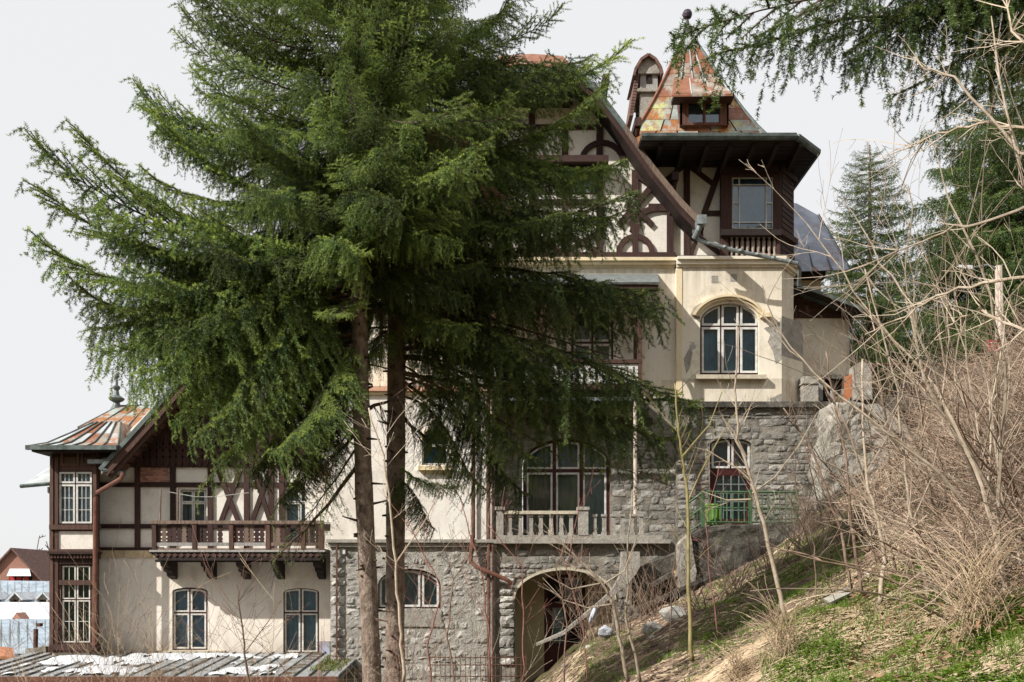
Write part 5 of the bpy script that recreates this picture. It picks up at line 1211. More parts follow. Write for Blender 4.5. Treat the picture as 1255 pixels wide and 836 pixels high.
def place(p0, p1, parent, r, var=None, name='bough', width=1.0):
    v = p1 - p0; hz = math.hypot(v.x, v.y); pa = math.atan2(v.z, hz); ya = math.atan2(v.y, v.x); best = None
    if var is None:
        c = sorted(BV, key=lambda b: abs(math.atan2(b[1].z, math.hypot(b[1].x, b[1].y)) - pa) + r.uniform(0, .12)); best = c[0]
    else: best = var
    ch = best[1]; cp = math.atan2(ch.z, math.hypot(ch.x, ch.y)); cyaw = math.atan2(ch.y, ch.x); s = v.length / ch.length
    M_ = Matrix.Rotation(ya, 4, 'Z') @ Matrix.Rotation(-(pa - cp), 4, 'Y') @ Matrix.Rotation(r.uniform(-.45, .45), 4, 'X') @ Matrix.Rotation(-cyaw, 4, 'Z')
    q = M_.to_euler(); s2 = s
    return put(name, best[0], p0, parent, (s2, s2 * width, s2), q)
def trunk(parent, pts, rads, mat='bark', n=14):
    m = MB(); P_ = [Vector(p) for p in pts]; full = []; rr = []
    for i in range(len(P_) - 1):
        k = max(2, int((P_[i + 1] - P_[i]).length / .35))
        for j in range(k): full.append(P_[i].lerp(P_[i + 1], j / k)); rr.append(rads[i] + (rads[i + 1] - rads[i]) * j / k)
    full.append(P_[-1]); rr.append(rads[-1])
    m.tube(full, [a * (1 + .04 * math.sin(i * 2.1)) for i, a in enumerate(rr)], n); return m.build('trunk', mat, parent, smooth=True)
def tat(pts, z):
    for a, b in zip(pts, pts[1:]):
        if a[2] <= z <= b[2]: return Vector(a).lerp(Vector(b), (z - a[2]) / (b[2] - a[2]))
    return Vector(pts[-1] if z > pts[-1][2] else pts[0])

# --- two tall spruces in front
def fill_spruce(t, tp, seed, n, zlo, zhi, env, droop, az_bias=None):
    r = random.Random(seed); k = 0
    for i in range(n):
        z = zlo + (zhi - zlo) * ((i + r.random()) / n); a = i * 2.399 + r.uniform(-.35, .35)
        if az_bias: a = az_bias(a, r)
        L = env(z, a) * r.uniform(.72, 1.05)
        if L < .4: continue
        p0 = tat(tp, z); dz = L * (droop(z) + r.uniform(-.14, .14))
        place(p0, p0 + Vector((math.cos(a) * L, math.sin(a) * L, dz)), t, r, width=r.uniform(.8, 1.15)); k += 1
    return k
YS1, YS2 = 14.6, 15.8
t1p = [(X(460, YS1), YS1, -3.6), tuple(P(455, 800, YS1)), tuple(P(446, 600, YS1)), tuple(P(441, 440, YS1)), tuple(P(436, 200, YS1)), tuple(P(432, -60, YS1)), tuple(P(430, -420, YS1))]
s1 = thing('spruce_tree', t1p[0], 'tall spruce with the slimmer reddish trunk, its boughs reaching far left', 'spruce', 'tall spruces in front of the villa')
trunk(s1, t1p, [.17, .135, .13, .12, .115, .08, .02])
t2p = [(X(486, YS2), YS2, -3.6), tuple(P(484, 800, YS2)), tuple(P(485, 600, YS2)), tuple(P(486, 440, YS2)), tuple(P(488, 200, YS2)), tuple(P(490, -60, YS2)), tuple(P(492, -360, YS2))]
s2 = thing('spruce_tree', t2p[0], 'tall spruce with the thicker dark trunk, its boughs hanging before the balcony', 'spruce', 'tall spruces in front of the villa')
trunk(s2, t2p, [.20, .155, .15, .145, .125, .09, .02])
def stubs(t, tp, n, seed, rad):
    r = random.Random(seed)
    for i in range(n):
        z = r.uniform(-1.4, 4.2); c = tat(tp, z); a = r.uniform(math.pi, 2 * math.pi); d = Vector((math.cos(a), math.sin(a), r.uniform(-.2, .3))); l = r.choice((.03, .04, .05, .22)) ; m = MB()
        m.tube([c + d * (rad - .02), c + d * (rad + l)], [.022, .008 if l > .1 else .014], 5); m.build('branch_stub', 'deadtwig', t)
stubs(s1, t1p, 38, 5, .14); stubs(s2, t2p, 34, 6, .165)
def env1(z, a):
    left = float(np.interp(z, [2.6, 3.4, 4.2, 5.5, 6.5, 7.6, 8.8, 12], [2.6, 3.4, 4.0, 4.3, 3.7, 2.9, 2.4, .8])); front = float(np.interp(z, [2.6, 4, 6, 8.8, 12], [1.2, 2.2, 2.2, 1.9, .6])); right = float(np.interp(z, [2.6, 4, 6, 8.8, 12], [1.0, 1.9, 2.2, 2.0, .6]))
    c, s = math.cos(a), math.sin(a); lx = left if c < 0 else right; ly = front
    return 1 / math.sqrt((c / lx) ** 2 + (s / ly) ** 2)
def env2(z, a):
    right = float(np.interp(z, [2.6, 3.4, 4.4, 5.5, 6.5, 7.6, 8.8, 12], [1.0, 1.9, 2.3, 2.4, 2.5, 2.5, 2.1, .8])); left = 2.0 if z > 4 else 1.2; ly = float(np.interp(z, [2.6, 4, 6, 8.8, 12], [1.0, 1.9, 2.0, 1.7, .6]))
    c, s = math.cos(a), math.sin(a); lx = left if c < 0 else right
    return 1 / math.sqrt((c / lx) ** 2 + (s / ly) ** 2)
fill_spruce(s1, t1p, 31, 145, 4.4, 11.6, env1, lambda z: float(np.interp(z, [3, 4.5, 6, 9], [-.42, -.22, -.02, .12])))
fill_spruce(s2, t2p, 32, 120, 3.8, 11.4, env2, lambda z: float(np.interp(z, [3, 4.5, 6, 9], [-.45, -.28, -.1, .05])))
r1 = random.Random(77)
# long boughs that draw the outline; (px, py) tips seen in the photograph, dy = how far nearer or farther than the trunk
TL = [((40, 168), -.6, 4.6, 0), ((103, 165), .3, 4.8, 0), ((45, 290), -.4, 4.3, 1), ((60, 235), .2, 4.7, 0), ((88, 345), -.8, 3.9, 1), ((165, 100), .4, 5.9, 0), ((190, 140), -.7, 5.4, 0), ((222, 10), .3, 7.4, 0), ((232, 80), -.5, 6.5, 5), ((212, -30), .4, 8.0, 0),
      ((105, 400), .3, 4.6, 3), ((130, 440), -.6, 4.5, 3), ((120, 250), -1.0, 4.8, 1), ((150, 330), -1.2, 4.4, 2), ((200, 420), -1.2, 4.4, 3), ((170, 470), .1, 4.2, 4), ((220, 520), -.5, 4.0, 4), ((270, 560), -.2, 3.7, 4), ((310, 580), .2, 3.4, 4), ((240, 470), .6, 4.2, 3), ((300, 520), -.9, 3.9, 4), ((350, 600), .1, 3.2, 4), ((330, 510), .9, 3.8, 4)]
for (tx, ty), dy, z0, vi in TL:
    p0 = tat(t1p, z0); place(p0, P(tx, ty, YS1 + dy), s1, r1, BV[vi], width=1.0)
    if ty > 240 and r1.random() < .7: place(tat(t1p, z0 + r1.uniform(-.3, .3)), P(tx + r1.uniform(15, 60), ty + r1.uniform(-5, 45), YS1 + dy + r1.uniform(-.6, .6)), s1, r1, BV[r1.choice((2, 3, 4, 6))], width=1.0)
TR = [((768, 58), .4, 7.3, 5), ((745, 95), -.4, 6.6, 1), ((690, 5), .1, 8.0, 5), ((780, 235), -.5, 5.9, 2), ((765, 200), .3, 6.4, 2), ((805, 352), -.2, 4.9, 3), ((800, 395), .4, 4.5, 3), ((850, 492), -.3, 4.1, 3), ((815, 545), .2, 3.7, 4), ((660, 570), -.3, 3.6, 4), ((640, 610), .5, 3.3, 4), ((595, 600), -.3, 3.0, 4), ((690, 260), -1.2, 5.8, 2)]
for (tx, ty), dy, z0, vi in TR:
    p0 = tat(t2p, z0); place(p0, P(tx, ty, YS2 + dy), s2, r1, BV[vi], width=1.0)
    if ty < 300: place(tat(t2p, z0 + r1.uniform(-.3, .3)), P(tx - r1.uniform(15, 70), ty + r1.uniform(-25, 25), YS2 + dy + r1.uniform(-.6, .6)), s2, r1, BV[r1.choice((2, 3, 4, 6))], width=1.0)
for (tx, ty), dy, z0 in (((330, 640), .4, 2.6), ((390, 650), -.3, 2.4), ((300, 455), .4, 3.4), ((380, 470), .5, 3.6), ((420, 560), .6, 3.2), ((250, 610), .2, 3.0), ((400, 600), .9, 3.0)):
    place(tat(t1p, z0), P(tx, ty, YS1 + dy), s1, r1, WISP, width=.8)
for (tx, ty), dy, z0 in (((560, 560), .2, 3.2), ((610, 530), -.4, 3.5), ((700, 490), .3, 3.1), ((640, 480), -.6, 3.6), ((570, 620), .4, 2.7), ((540, 500), .5, 3.7), ((690, 560), .5, 3.4), ((750, 540), .0, 3.6), ((560, 450), -.5, 4.0), ((800, 470), .4, 3.9)):
    place(tat(t2p, z0), P(tx, ty, YS2 + dy), s2, r1, WISP2, width=.8)
place(tat(t2p, 1.9), P(565, 595, YS2 - .7), s2, r1, BV[1], width=1.0); place(tat(t2p, 1.7), P(540, 650, YS2 - .9), s2, r1, BV[3])
place(tat(t1p, 2.1), P(330, 690, YS1 + .5), s1, r1, WISP2, width=.8)
# bright young spruce top standing just in front of the trunks
YS3 = 12.6
t3p = [tuple(P(470, 640, YS3)), tuple(P(468, 300, YS3)), tuple(P(500, 5, YS3))]
for (tx, ty), z0 in (((395, 240), 5.2), ((380, 320), 4.6), ((400, 380), 4.2), ((470, 130), 6.1), ((505, 10), 6.8), ((440, 190), 5.8), ((520, 70), 6.6), ((450, 300), 4.9), ((360, 265), 5.3), ((480, 200), 6.0), ((590, 175), 6.0), ((600, 120), 6.8), ((545, 250), 5.4), ((640, 130), 7.0)):
    place(tat(t1p, z0), P(tx, ty, YS1 - r1.uniform(1.3, 2.3)), s1, r1, BV[r1.choice((0, 1, 5))], width=1.1)
# bare dead twigs under the crown
def dead_branch(parent, p0, p1, r, n=9, sag=.1):
    m = MB(); pts = []
    for i in range(9): t = i / 8; q = p0.lerp(p1, t); q.z -= sag * math.sin(math.pi * t) ; q += Vector((r.uniform(-.02, .02), r.uniform(-.03, .03), r.uniform(-.02, .02))); pts.append(q)
    m.tube(pts, [.028 * (1 - i / 9) + .006 for i in range(9)], 5)
    for k in range(n):
        i = r.randrange(2, 8); q = pts[i]; l = r.uniform(.2, .8); d = Vector(((p1 - p0).normalized().x * .6 + r.uniform(-.3, .3), r.uniform(-.5, .5), -r.uniform(.3, 1))).normalized(); tw = [q]
        for j in range(4): d = (d + Vector((r.uniform(-.2, .2), r.uniform(-.2, .2), -.15))).normalized(); tw.append(tw[-1] + d * l / 4)
        m.tube(tw, [.006, .005, .004, .003, .002], 3, False)
        for j in (1, 2, 3):
            e = tw[j]; dd = (d + Vector((r.uniform(-.8, .8), r.uniform(-.6, .6), r.uniform(-.5, .3)))).normalized() * r.uniform(.08, .25); m.tube([e, e + dd], [.003, .0015], 3, False)
    m.build('dead_branch', 'deadtwig', parent)
for (a, b) in (((441, 448), (345, 445)), ((441, 465), (370, 500)), ((442, 395), (300, 360)), ((443, 430), (360, 400)), ((446, 560), (330, 690)), ((444, 520), (400, 560)), ((444, 500), (500, 470)), ((441, 410), (250, 400))):
    dead_branch(s1, P(a[0], a[1], YS1), P(b[0], b[1], YS1 + r1.uniform(-.6, .3)), r1, 16)
for (a, b) in (((486, 456), (735, 480)), ((486, 420), (620, 330)), ((486, 464), (600, 520)), ((486, 500), (560, 560)), ((486, 400), (560, 440)), ((486, 380), (640, 430)), ((486, 340), (760, 440))):
    dead_branch(s2, P(a[0], a[1], YS2), P(b[0], b[1], YS2 + r1.uniform(-.6, .3)), r1, 22)

HANG = [bough(61 + i, 3.0, p_, 1.0, .8, .5, dens=.8, nper=360, mat='needledark') for i, p_ in enumerate(([4, -4, -10, -16, -12], [10, 2, -8, -20, -26]))]  # darker needles paint these near boughs as backlit
def browned(b):
    c = b[0].copy(); c.materials[1] = MT['leaf']; return (c, b[1], b[2])
DW = browned(WISP2); DW2 = browned(WISP)
for k in range(26):
    t_, tp_ = ((s1, t1p), (s2, t2p))[k % 2]; z0 = r1.uniform(3.2, 7.5); a = r1.uniform(-.4, 3.5); L = r1.uniform(1.0, 2.3); p0 = tat(tp_, z0)
    place(p0, p0 + Vector((math.cos(a) * L, math.sin(a) * L, -L * r1.uniform(.1, .4))), t_, r1, (DW, DW2)[k % 3 == 0], name='dead_bough', width=.8)
# --- drooping boughs entering from upper right (trunk beyond the frame)
t5 = [(7.3, 12.0, -1.0), (7.3, 12.0, 6), (7.3, 12.0, 12)]
s5 = thing('spruce_tree', t5[0], 'spruce whose long drooping boughs reach in over the tower roof from the right', 'spruce', 'spruces right of the villa')
trunk(s5, t5, [.28, .2, .06])
for (tx, ty), dy, z0, vi in (((812, 76), -.8, 6.8, 3), ((880, 60), -.3, 6.9, 2), ((930, 40), -.4, 7.3, 3), ((990, 60), .2, 7.0, 4), ((1060, -10), .2, 8.2, 4), ((1000, 20), .2, 7.7, 4), ((1040, 62), -.5, 7.4, 3), ((1035, 90), -.2, 7.1, 3), ((1080, 30), .3, 7.6, 3), ((1110, 110), -.3, 6.9, 4), ((1150, 140), .3, 6.8, 4), ((1130, 10), -.3, 7.8, 3), ((1190, 90), -.2, 7.0, 4), ((960, -10), .3, 8.4, 3), ((1200, 180), 0, 6.5, 4)):
    place(tat(t5, z0), P(tx, ty, 12.0 + dy), s5, r1, HANG[vi % 2], width=.8)
# --- spruces behind, right
def far_spruce(px, Y, ztop, zbase, Lmax, label, seed, n=120, lean=0, th=.22, droop=-.25, group='spruces right of the villa', power=.75):
    x = X(px, Y); tp = [(x, Y, zbase), (x + lean, Y, ztop)]; t = thing('spruce_tree', tp[0], label, 'spruce', group); trunk(t, tp, [th, .03]); r = random.Random(seed)
    H_ = ztop - zbase
    for i in range(n):
        f = (i + r.random()) / n; z = zbase + H_ * (.06 + .92 * f); L = Lmax * (1 - f) ** power * r.uniform(.65, 1.1) + .25; a = i * 2.399 + r.uniform(-.3, .3); p0 = tat(tp, z)
        place(p0, p0 + Vector((math.cos(a) * L, math.sin(a) * L, L * (droop + f * .55 + r.uniform(-.1, .1)))), t, r, width=1.15)
    return t
MT_keep = BV
def shared_far(bvs):
    out = []
    for me, ch, T in bvs:
        c = me.copy(); c.materials[1] = MT['needledark']; out.append((c, ch, T))
    return out
BV = [bough(40 + i, 3.0, _sp[i][2], _sp[i][3], 1.6, _sp[i][5] * 1.1, dens=.5, mat='needledark', nl=.05, nw=.014, nper=120) for i in (0, 2, 3, 4)]
far_spruce(1066, 42, Z(178, 42), 5.3, 3.0, 'spruce standing free behind the side annex, sky on both sides', 51, 230, droop=-.25, power=.42)
far_spruce(1215, 37, Z(-40, 37), 5.5, 4.6, 'tall dark spruce behind the street lamp', 52, 150, droop=-.3, power=.6)
far_spruce(1290, 34, Z(-160, 34), 6, 5.0, 'tall spruce at the right edge, partly outside the photo', 53, 120, droop=-.3)
far_spruce(1175, 60, Z(150, 60), 5.5, 3.4, 'smaller hazy spruce left of the tall dark one', 54, 60, droop=-.2)
BV = MT_keep
# ------------------------------------------------------------------ bare saplings and twigs
def grow(m, p, d, L, rad, r, depth, wob=.12, up=.05, split=.5, seg=None, nside=5, minr=.0022):
    """a wandering stem with side shoots; adds tubes to m"""
    n = seg or max(4, int(L / .22)); pts = [p.copy()]; d = d.normalized()
    for i in range(n):
        d = (d + Vector((r.gauss(0, wob), r.gauss(0, wob), r.gauss(0, wob) + up))).normalized(); pts.append(pts[-1] + d * (L / n))
    m.tube(pts, [max(minr, rad * (1 - .8 * i / n)) for i in range(n + 1)], nside if depth > 1 else 3, False)
    if depth <= 0: return pts
    k = max(2, int(L * split * 4))
    for j in range(k):
        i = r.randrange(max(1, int(n * .25)), n); q = pts[i]; t = (pts[i] - pts[i - 1]).normalized(); s = Vector((r.gauss(0, 1), r.gauss(0, .7), r.gauss(0, .5) + .3)).normalized()
        grow(m, q, (t * .8 + s * .75), L * r.uniform(.25, .5) * (1.1 - .5 * i / n), rad * .5 * (1 - .6 * i / n), r, depth - 1, wob, up, split, None, nside - 1 if nside > 3 else 3, minr)
    return pts
def stem(name, path, rad, mat, label, Y, seed, side=(), group='bare saplings on the slope', cat='sapling', twig=2, tw=.9):
    r = random.Random(seed); pts = []
    if not isinstance(Y, (list, tuple)): Y = [Y] * len(path)
    for (x, y), yy in zip(path, Y): pts.append(P(x, y, yy))
    full = []
    for i in range(len(pts) - 1):
        for k in range(4): full.append(pts[i].lerp(pts[i + 1], k / 4) + Vector((r.gauss(0, .008), r.gauss(0, .01), 0)))
    full.append(pts[-1]); t = thing(name, full[0], label, cat, group)
    m = MB(); n = len(full); rad *= .6; m.tube(full, [rad * (1 - .75 * i / n) + .003 for i in range(n)], 7); m.build('stem', mat, t, smooth=True)
    for s in side:
        sp = [P(x, y, Y[0]) for x, y in s]; sp = [a.lerp(b, k / 3) for a, b in zip(sp, sp[1:]) for k in range(3)] + [sp[-1]]
        m = MB(); k = len(sp); m.tube(sp, [rad * .45 * (1 - .8 * i / k) + .002 for i in range(k)], 5)
        for j in range(int(3 * tw)):
            i = r.randrange(1, k); dd = (sp[i] - sp[i - 1]).normalized(); grow(m, sp[i], dd + Vector((r.gauss(0, .5), r.gauss(0, .4), r.gauss(0, .5))), r.uniform(.15, .5), .005, r, 0)
        m.build('branch', mat, t)
    m = MB()
    for j in range(int(7 * twig)):
        i = r.randrange(n // 3, n - 1); dd = (full[i + 1] - full[i]).normalized()
        grow(m, full[i], dd * .7 + Vector((r.choice((-1, 1)) * r.uniform(.3, .9), r.gauss(0, .4), r.uniform(-.1, .5))), r.uniform(.2, .8), rad * .22, r, 1, .08, .04, .5)
    m.build('twigs', mat, t, kind='stuff'); return t
stem('bare_sapling', [(848, 810), (846, 780), (844, 700), (842, 600), (836, 560), (830, 520), (827, 470)], .05, 'olive', 'straight olive-green sapling rising past the green railing', 14.0, 1, [[(841, 620), (858, 580), (880, 540), (905, 500)], [(836, 560), (870, 520), (885, 480)]])
stem('bare_sapling', [(962, 762), (950, 700), (935, 640), (921, 585), (905, 540), (902, 500), (903, 400)], .05, 'ivory', 'pale forked sapling leaning before the maroon garden door', 13.0, 2, [[(921, 590), (905, 575), (880, 560), (864, 550)], [(922, 605), (950, 585), (980, 545), (1002, 505)], [(920, 612), (890, 613), (860, 602)], [(914, 560), (900, 530), (885, 512)]])
stem('bare_sapling', [(770, 836), (758, 780), (752, 740), (738, 715), (715, 690), (690, 668), (672, 650)], .045, 'ivory', 'crooked pale sapling curving across the arched doorway', 14.0, 3, [[(735, 715), (700, 722), (672, 706)], [(740, 716), (765, 700), (780, 660)], [(752, 740), (720, 745), (690, 735), (665, 708)]])
stem('bare_sapling', [(785, 836), (775, 790), (766, 757), (770, 720), (768, 680), (775, 600)], .035, 'ivory', 'thin pale sapling just right of the crooked one', 14.5, 4, [[(768, 700), (780, 660), (790, 640)]])
stem('bare_sapling', [(1078, 740), (1080, 705), (1086, 690), (1078, 650), (1065, 600), (1058, 540), (1057, 440)], .05, 'ivory', 'grey-white sapling with a kinked base beside the thicket', 12.5, 5, [[(1070, 620), (1040, 580), (1000, 560)], [(1062, 580), (1085, 540), (1100, 500)]])
stem('bare_sapling', [(1056, 728), (1050, 680), (1042, 630), (1036, 560), (1020, 480), (1012, 430)], .04, 'browntwig', 'slender brown sapling behind the kinked one', 13.2, 6, [[(1042, 630), (1010, 590), (985, 560)]])
stem('bare_sapling', [(1044, 722), (1030, 650), (1010, 590), (990, 540), (960, 500)], .035, 'browntwig', 'brown sapling leaning far left toward the rock buttress', 13.6, 7)
stem('bare_sapling', [(1140, 745), (1130, 690), (1118, 640), (1108, 560), (1100, 480), (1060, 330)], .035, 'ivory', 'long thin sapling at the left edge of the thicket', 12.0, 8, [[(1118, 640), (1140, 590), (1150, 540)]])
stem('bare_sapling', [(495, 836), (492, 790), (489, 740), (485, 690), (478, 620), (470, 560), (452, 500)], .03, 'ivory', 'pale thin sapling before the thicker spruce trunk', 11.0, 9, [[(485, 690), (520, 640), (540, 600)]], tw=.6)
stem('bare_sapling', [(310, 870), (300, 800), (296, 760), (290, 715)], .02, 'browntwig', 'thin brown sapling in front of the low shed', 12.0, 10, [[(300, 800), (330, 760), (345, 735)]])
rt = random.Random(9)
for i, (x, y, yy, lb) in enumerate(((600, 836, 12, 'beside the brown rain pipe'), (560, 850, 11, 'right of the small arched base window'), (640, 836, 13, 'at the left jamb of the arched passage'), (690, 836, 13.5, 'before the maroon passage door'), (720, 836, 14, 'right of the maroon passage door'), (820, 800, 15, 'below the yellowish panel'), (880, 780, 14.5, 'below the green bin'), (1000, 740, 13, 'near the grey plank'), (530, 860, 11, 'just right of the thick spruce trunk'))):
    stem('red_stemmed_shoot', [(x, y), (x + rt.uniform(-12, 12), y - 70), (x + rt.uniform(-30, 20), y - 140), (x + rt.uniform(-45, 25), y - rt.uniform(170, 230))], .014, 'redtwig' if i % 2 == 0 else 'browntwig', 'thin leafless shoot ' + lb, yy, 20 + i, [], 'thin shoots at the foot of the villa', 'shoot')
def bush(name, px, Y, n, L, mat, label, seed, spread=.9, rad=.008, group=None, z=None, depth=2):
    r = random.Random(seed); b = Vector((X(px, Y), Y, ground(X(px, Y), Y) if z is None else z)); t = thing(name, b, label, 'bush', group); m = MB()
    for i in range(n):
        a = r.uniform(0, 6.28); d = Vector((math.cos(a) * r.uniform(.1, spread), math.sin(a) * r.uniform(.1, spread), 1)); grow(m, b + Vector((r.gauss(0, .2), r.gauss(0, .2), 0)), d, L * r.uniform(.5, 1.1), rad, r, depth, .09, .0, .45)
    m.build('twigs', mat, t, kind='stuff'); return t
bush('bare_bush', 120, 16, 22, 4.6, 'straw', 'pale leafless bush before the corner bay', 61, .8, group='leafless bushes along the bottom')
bush('bare_bush', 40, 15, 24, 4.4, 'browntwig', 'leafless brown bush in the bottom corner below the valley roofs', 62, .9, group='leafless bushes along the bottom')
bush('bare_bush', 215, 17, 16, 4.2, 'browntwig', 'sparse leafless bush before the left arched window', 63, .8, group='leafless bushes along the bottom')
bush('bare_bush', 410, 13, 10, 3.8, 'redtwig', 'reddish leafless bush beside the slimmer spruce trunk', 64, .8, group='leafless bushes along the bottom')
bush('bare_bush', 330, 13, 14, 3.6, 'straw', 'low pale twigs before the right arched window', 66, .9, group='leafless bushes along the bottom')
bush('bare_bush', 560, 15, 10, 4.2, 'ivory', 'thin pale bush before the rubble base', 65, .7, group='leafless bushes along the bottom')
bush('bare_bush', 730, 23.5, 30, 2.2, 'browntwig', 'dense brown bush below the curved stair parapet', 67, .9, .012)
bush('bare_bush', 800, 23, 30, 1.9, 'browntwig', 'dark brown bush between the stair edge and the rough pillar', 68, 1.0, .012)
for i, (px, Y, n, L, mt, lb) in enumerate(((850, 21, 12, 1.5, 'browntwig', 'brown brush at the foot of the rough pillar'), (900, 21.5, 14, 1.5, 'browntwig', 'brown brush under the concrete landing'), (950, 21, 14, 1.6, 'browntwig', 'brown brush under the right end of the green railing'),
        (1000, 20, 16, 2.0, 'thick', 'pale brush before the stone tower base'), (1050, 19.5, 16, 2.0, 'browntwig', 'brown brush at the foot of the rock buttress'), (760, 22.5, 12, 1.6, 'browntwig', 'dark brush behind the crooked pale sapling'), (1085, 17, 18, 1.8, 'thick', 'pale brush at the left border of the dry tangle'), (1120, 14.5, 16, 1.3, 'thick', 'low pale brush before the dry tangle'))):
    bush('bare_bush', px, Y, int(n * 1.8), L * 1.15, mt, lb, 80 + i, 1.3, .010, 'brush on the slope')
# --- the dry thicket on the right: thousands of arching stems
r = random.Random(101); th = MB(); th2 = MB()
def arcstem(m, p, d, L, rad, r, g=.07, n=7, ns=3):
    pts = [p]; d = d.normalized()
    for i in range(n): d = (d + Vector((r.gauss(0, .14), r.gauss(0, .12), -g + r.gauss(0, .07)))).normalized(); pts.append(pts[-1] + d * (L / n))
    m.tube(pts, [max(.002, rad * (1 - .75 * i / n)) for i in range(n + 1)], ns, False); return pts
def in_thicket(x, y):      # ground region of the thicket
    px = XC + x / y * FOC
    return px
cnt = 0
while cnt < 1750:
    Y = r.uniform(9.5, 26); px = r.uniform(1095, 1330)
    lim = np.interp(Y, [9.5, 14, 20, 26], [1200, 1155, 1150, 1165])
    if px < lim + r.gauss(0, 14): continue
    x = X(px, Y); p = Vector((x, Y, ground(x, Y) - .05)); a = r.uniform(0, 6.28)
    hgt = r.uniform(.7, 1.9) * (.62 if Y > 21 else .95 if Y > 17 else .9 if Y > 12.5 else .6)
    d = Vector((math.cos(a) * .8 - .12, math.sin(a) * .6, r.uniform(.5, 1.3)))
    mm = th if r.random() < .55 else th2
    pts = arcstem(mm, p, d, hgt * 1.5, r.uniform(.005, .012), r)
    for k in range(4):
        i = r.randrange(2, 7); arcstem(mm, pts[i], Vector((r.gauss(0, 1), r.gauss(0, .7), r.gauss(.2, .8))), r.uniform(.25, .9), .005, r, .03, 5)
    cnt += 1
for k in range(150):
    Y = r.uniform(10.5, 24); px = r.uniform(1150, 1320); x = X(px, Y); p = Vector((x, Y, ground(x, Y) - .05)); mm = th2 if k % 3 else th
    pts = arcstem(mm, p, Vector((r.gauss(-.25, .5), r.gauss(0, .4), r.uniform(.6, 1.2))), r.uniform(1.2, 2.6), r.uniform(.012, .024), r, .04, 9, 5)
    for q in range(5): i = r.randrange(2, 8); arcstem(mm, pts[i], Vector((r.gauss(0, 1), r.gauss(0, .7), r.gauss(.3, .5))), r.uniform(.3, 1.0), .008, r, .03, 5)
th.build('dry_thicket', 'thick', None, kind='stuff', label='dense tangle of dry arching stems covering the right-hand slope')
th2.build('dark_thicket', 'browntwig', None, kind='stuff', label='darker brown stems mixed through the dry tangle')
# larger sapling trees growing out of it
def shrub_tree(px, Y, H_, label, seed, mat='thick', lean=(0, 0), n=4, rad=.035, depth=3):
    r = random.Random(seed); x = X(px, Y); b = Vector((x, Y, ground(x, Y) - .05)); t = thing('bare_tree', b, label, 'bare tree', 'bare trees and tall shrubs on the right')
    for i in range(n):
        m = MB(); grow(m, b + Vector((r.gauss(0, .25), r.gauss(0, .25), 0)), Vector((lean[0] + r.gauss(0, .28), lean[1] + r.gauss(0, .2), 1)), H_ * r.uniform(.7, 1.05), rad * r.uniform(.6, 1), r, depth, .10, .02, .42); m.build('limb', mat, t)
shrub_tree(1150, 13.5, 4.2, 'many-stemmed bare shrub at the left of the thicket', 201, 'thick', (-.25, 0), 4, .028)
shrub_tree(1215, 12, 5.0, 'pale many-stemmed bare tree rising above the thicket', 202, 'ivory', (-.25, 0), 4, .03)
shrub_tree(1250, 10.5, 5.2, 'tall pale bare tree at the right edge, branching over the lamp', 203, 'ivory', (-.3, 0), 4, .032)
shrub_tree(1190, 17, 5.2, 'brown bare tree before the lamp post', 204, 'thick', (-.1, 0), 4, .035)
shrub_tree(1120, 20, 4.6, 'brown bare shrub before the street railing', 205, 'browntwig', (0, 0), 4, .03)
shrub_tree(1070, 24.0, 4.2, 'bare shrub growing on the rock buttress', 206, 'browntwig', (-.2, 0), 1, .02)
shrub_tree(1030, 22, 4.5, 'bare shrub leaning against the stone tower base', 207, 'browntwig', (-.2, 0), 2, .02)
shrub_tree(985, 22, 3.2, 'low bare shrub below the green railing end', 208, 'thick', (0, 0), 4, .02)
for i, (px, Y, H_, lb) in enumerate(((1118, 44, 5.6, 'thin bare tree against the sky, nearer the free spruce'), (1150, 46, 6.5, 'thin bare tree against the sky, nearer the street lamp'), (1100, 50, 4.5, 'small bare tree just behind the railing'), (1075, 38, 3.4, 'slight bare tree before the free spruce'))):
    shrub_tree(px, Y, H_, lb, 220 + i, 'browntwig', (0, 0), 1, .07, 3)
# long pale limbs reaching left over the sky
lt = thing('bare_tree', (X(1300, 9), 9, .5), 'bare tree outside the right edge sending long pale limbs into the sky', 'bare tree', 'bare trees and tall shrubs on the right')
r = random.Random(301)
for path in ([(1300, 330), (1220, 345), (1160, 360), (1110, 385), (1060, 410)], [(1300, 200), (1250, 185), (1170, 95), (1135, 85), (1120, 70)], [(1300, 120), (1255, 155), (1200, 150), (1150, 165), (1090, 190)], [(1300, 240), (1230, 265), (1170, 280), (1120, 300), (1050, 330)], [(1300, 280), (1255, 230), (1225, 100), (1215, 20)], [(1300, 420), (1240, 400), (1200, 380), (1160, 400)], [(1300, 90), (1270, 60), (1240, 40), (1230, -20)]):
    pts = [P(x, y, 9 + i * .35) for i, (x, y) in enumerate(path)]; full = [a.lerp(b, k / 4) + Vector((0, 0, r.gauss(0, .012))) for a, b in zip(pts, pts[1:]) for k in range(4)] + [pts[-1]]
    m = MB(); n = len(full); m.tube(full, [.014 * (1 - .85 * i / n) + .003 for i in range(n)], 6)
    for k in range(15): i = r.randrange(3, n - 1); grow(m, full[i], (full[i + 1] - full[i]).normalized() * .8 + Vector((r.gauss(0, .4), r.gauss(0, .4), r.gauss(0, .6))), r.uniform(.3, 1.1), .007, r, 1, .13, .02, .6)
    m.build('limb', 'ivory', lt)
m = MB(); m.tube([(X(1300, 9) + .05, 9, .3), (X(1300, 9), 9, 2), (X(1305, 9), 9, 6)], [.12, .09, .04], 8); m.build('trunk', 'ivory', lt)
far_bush = None
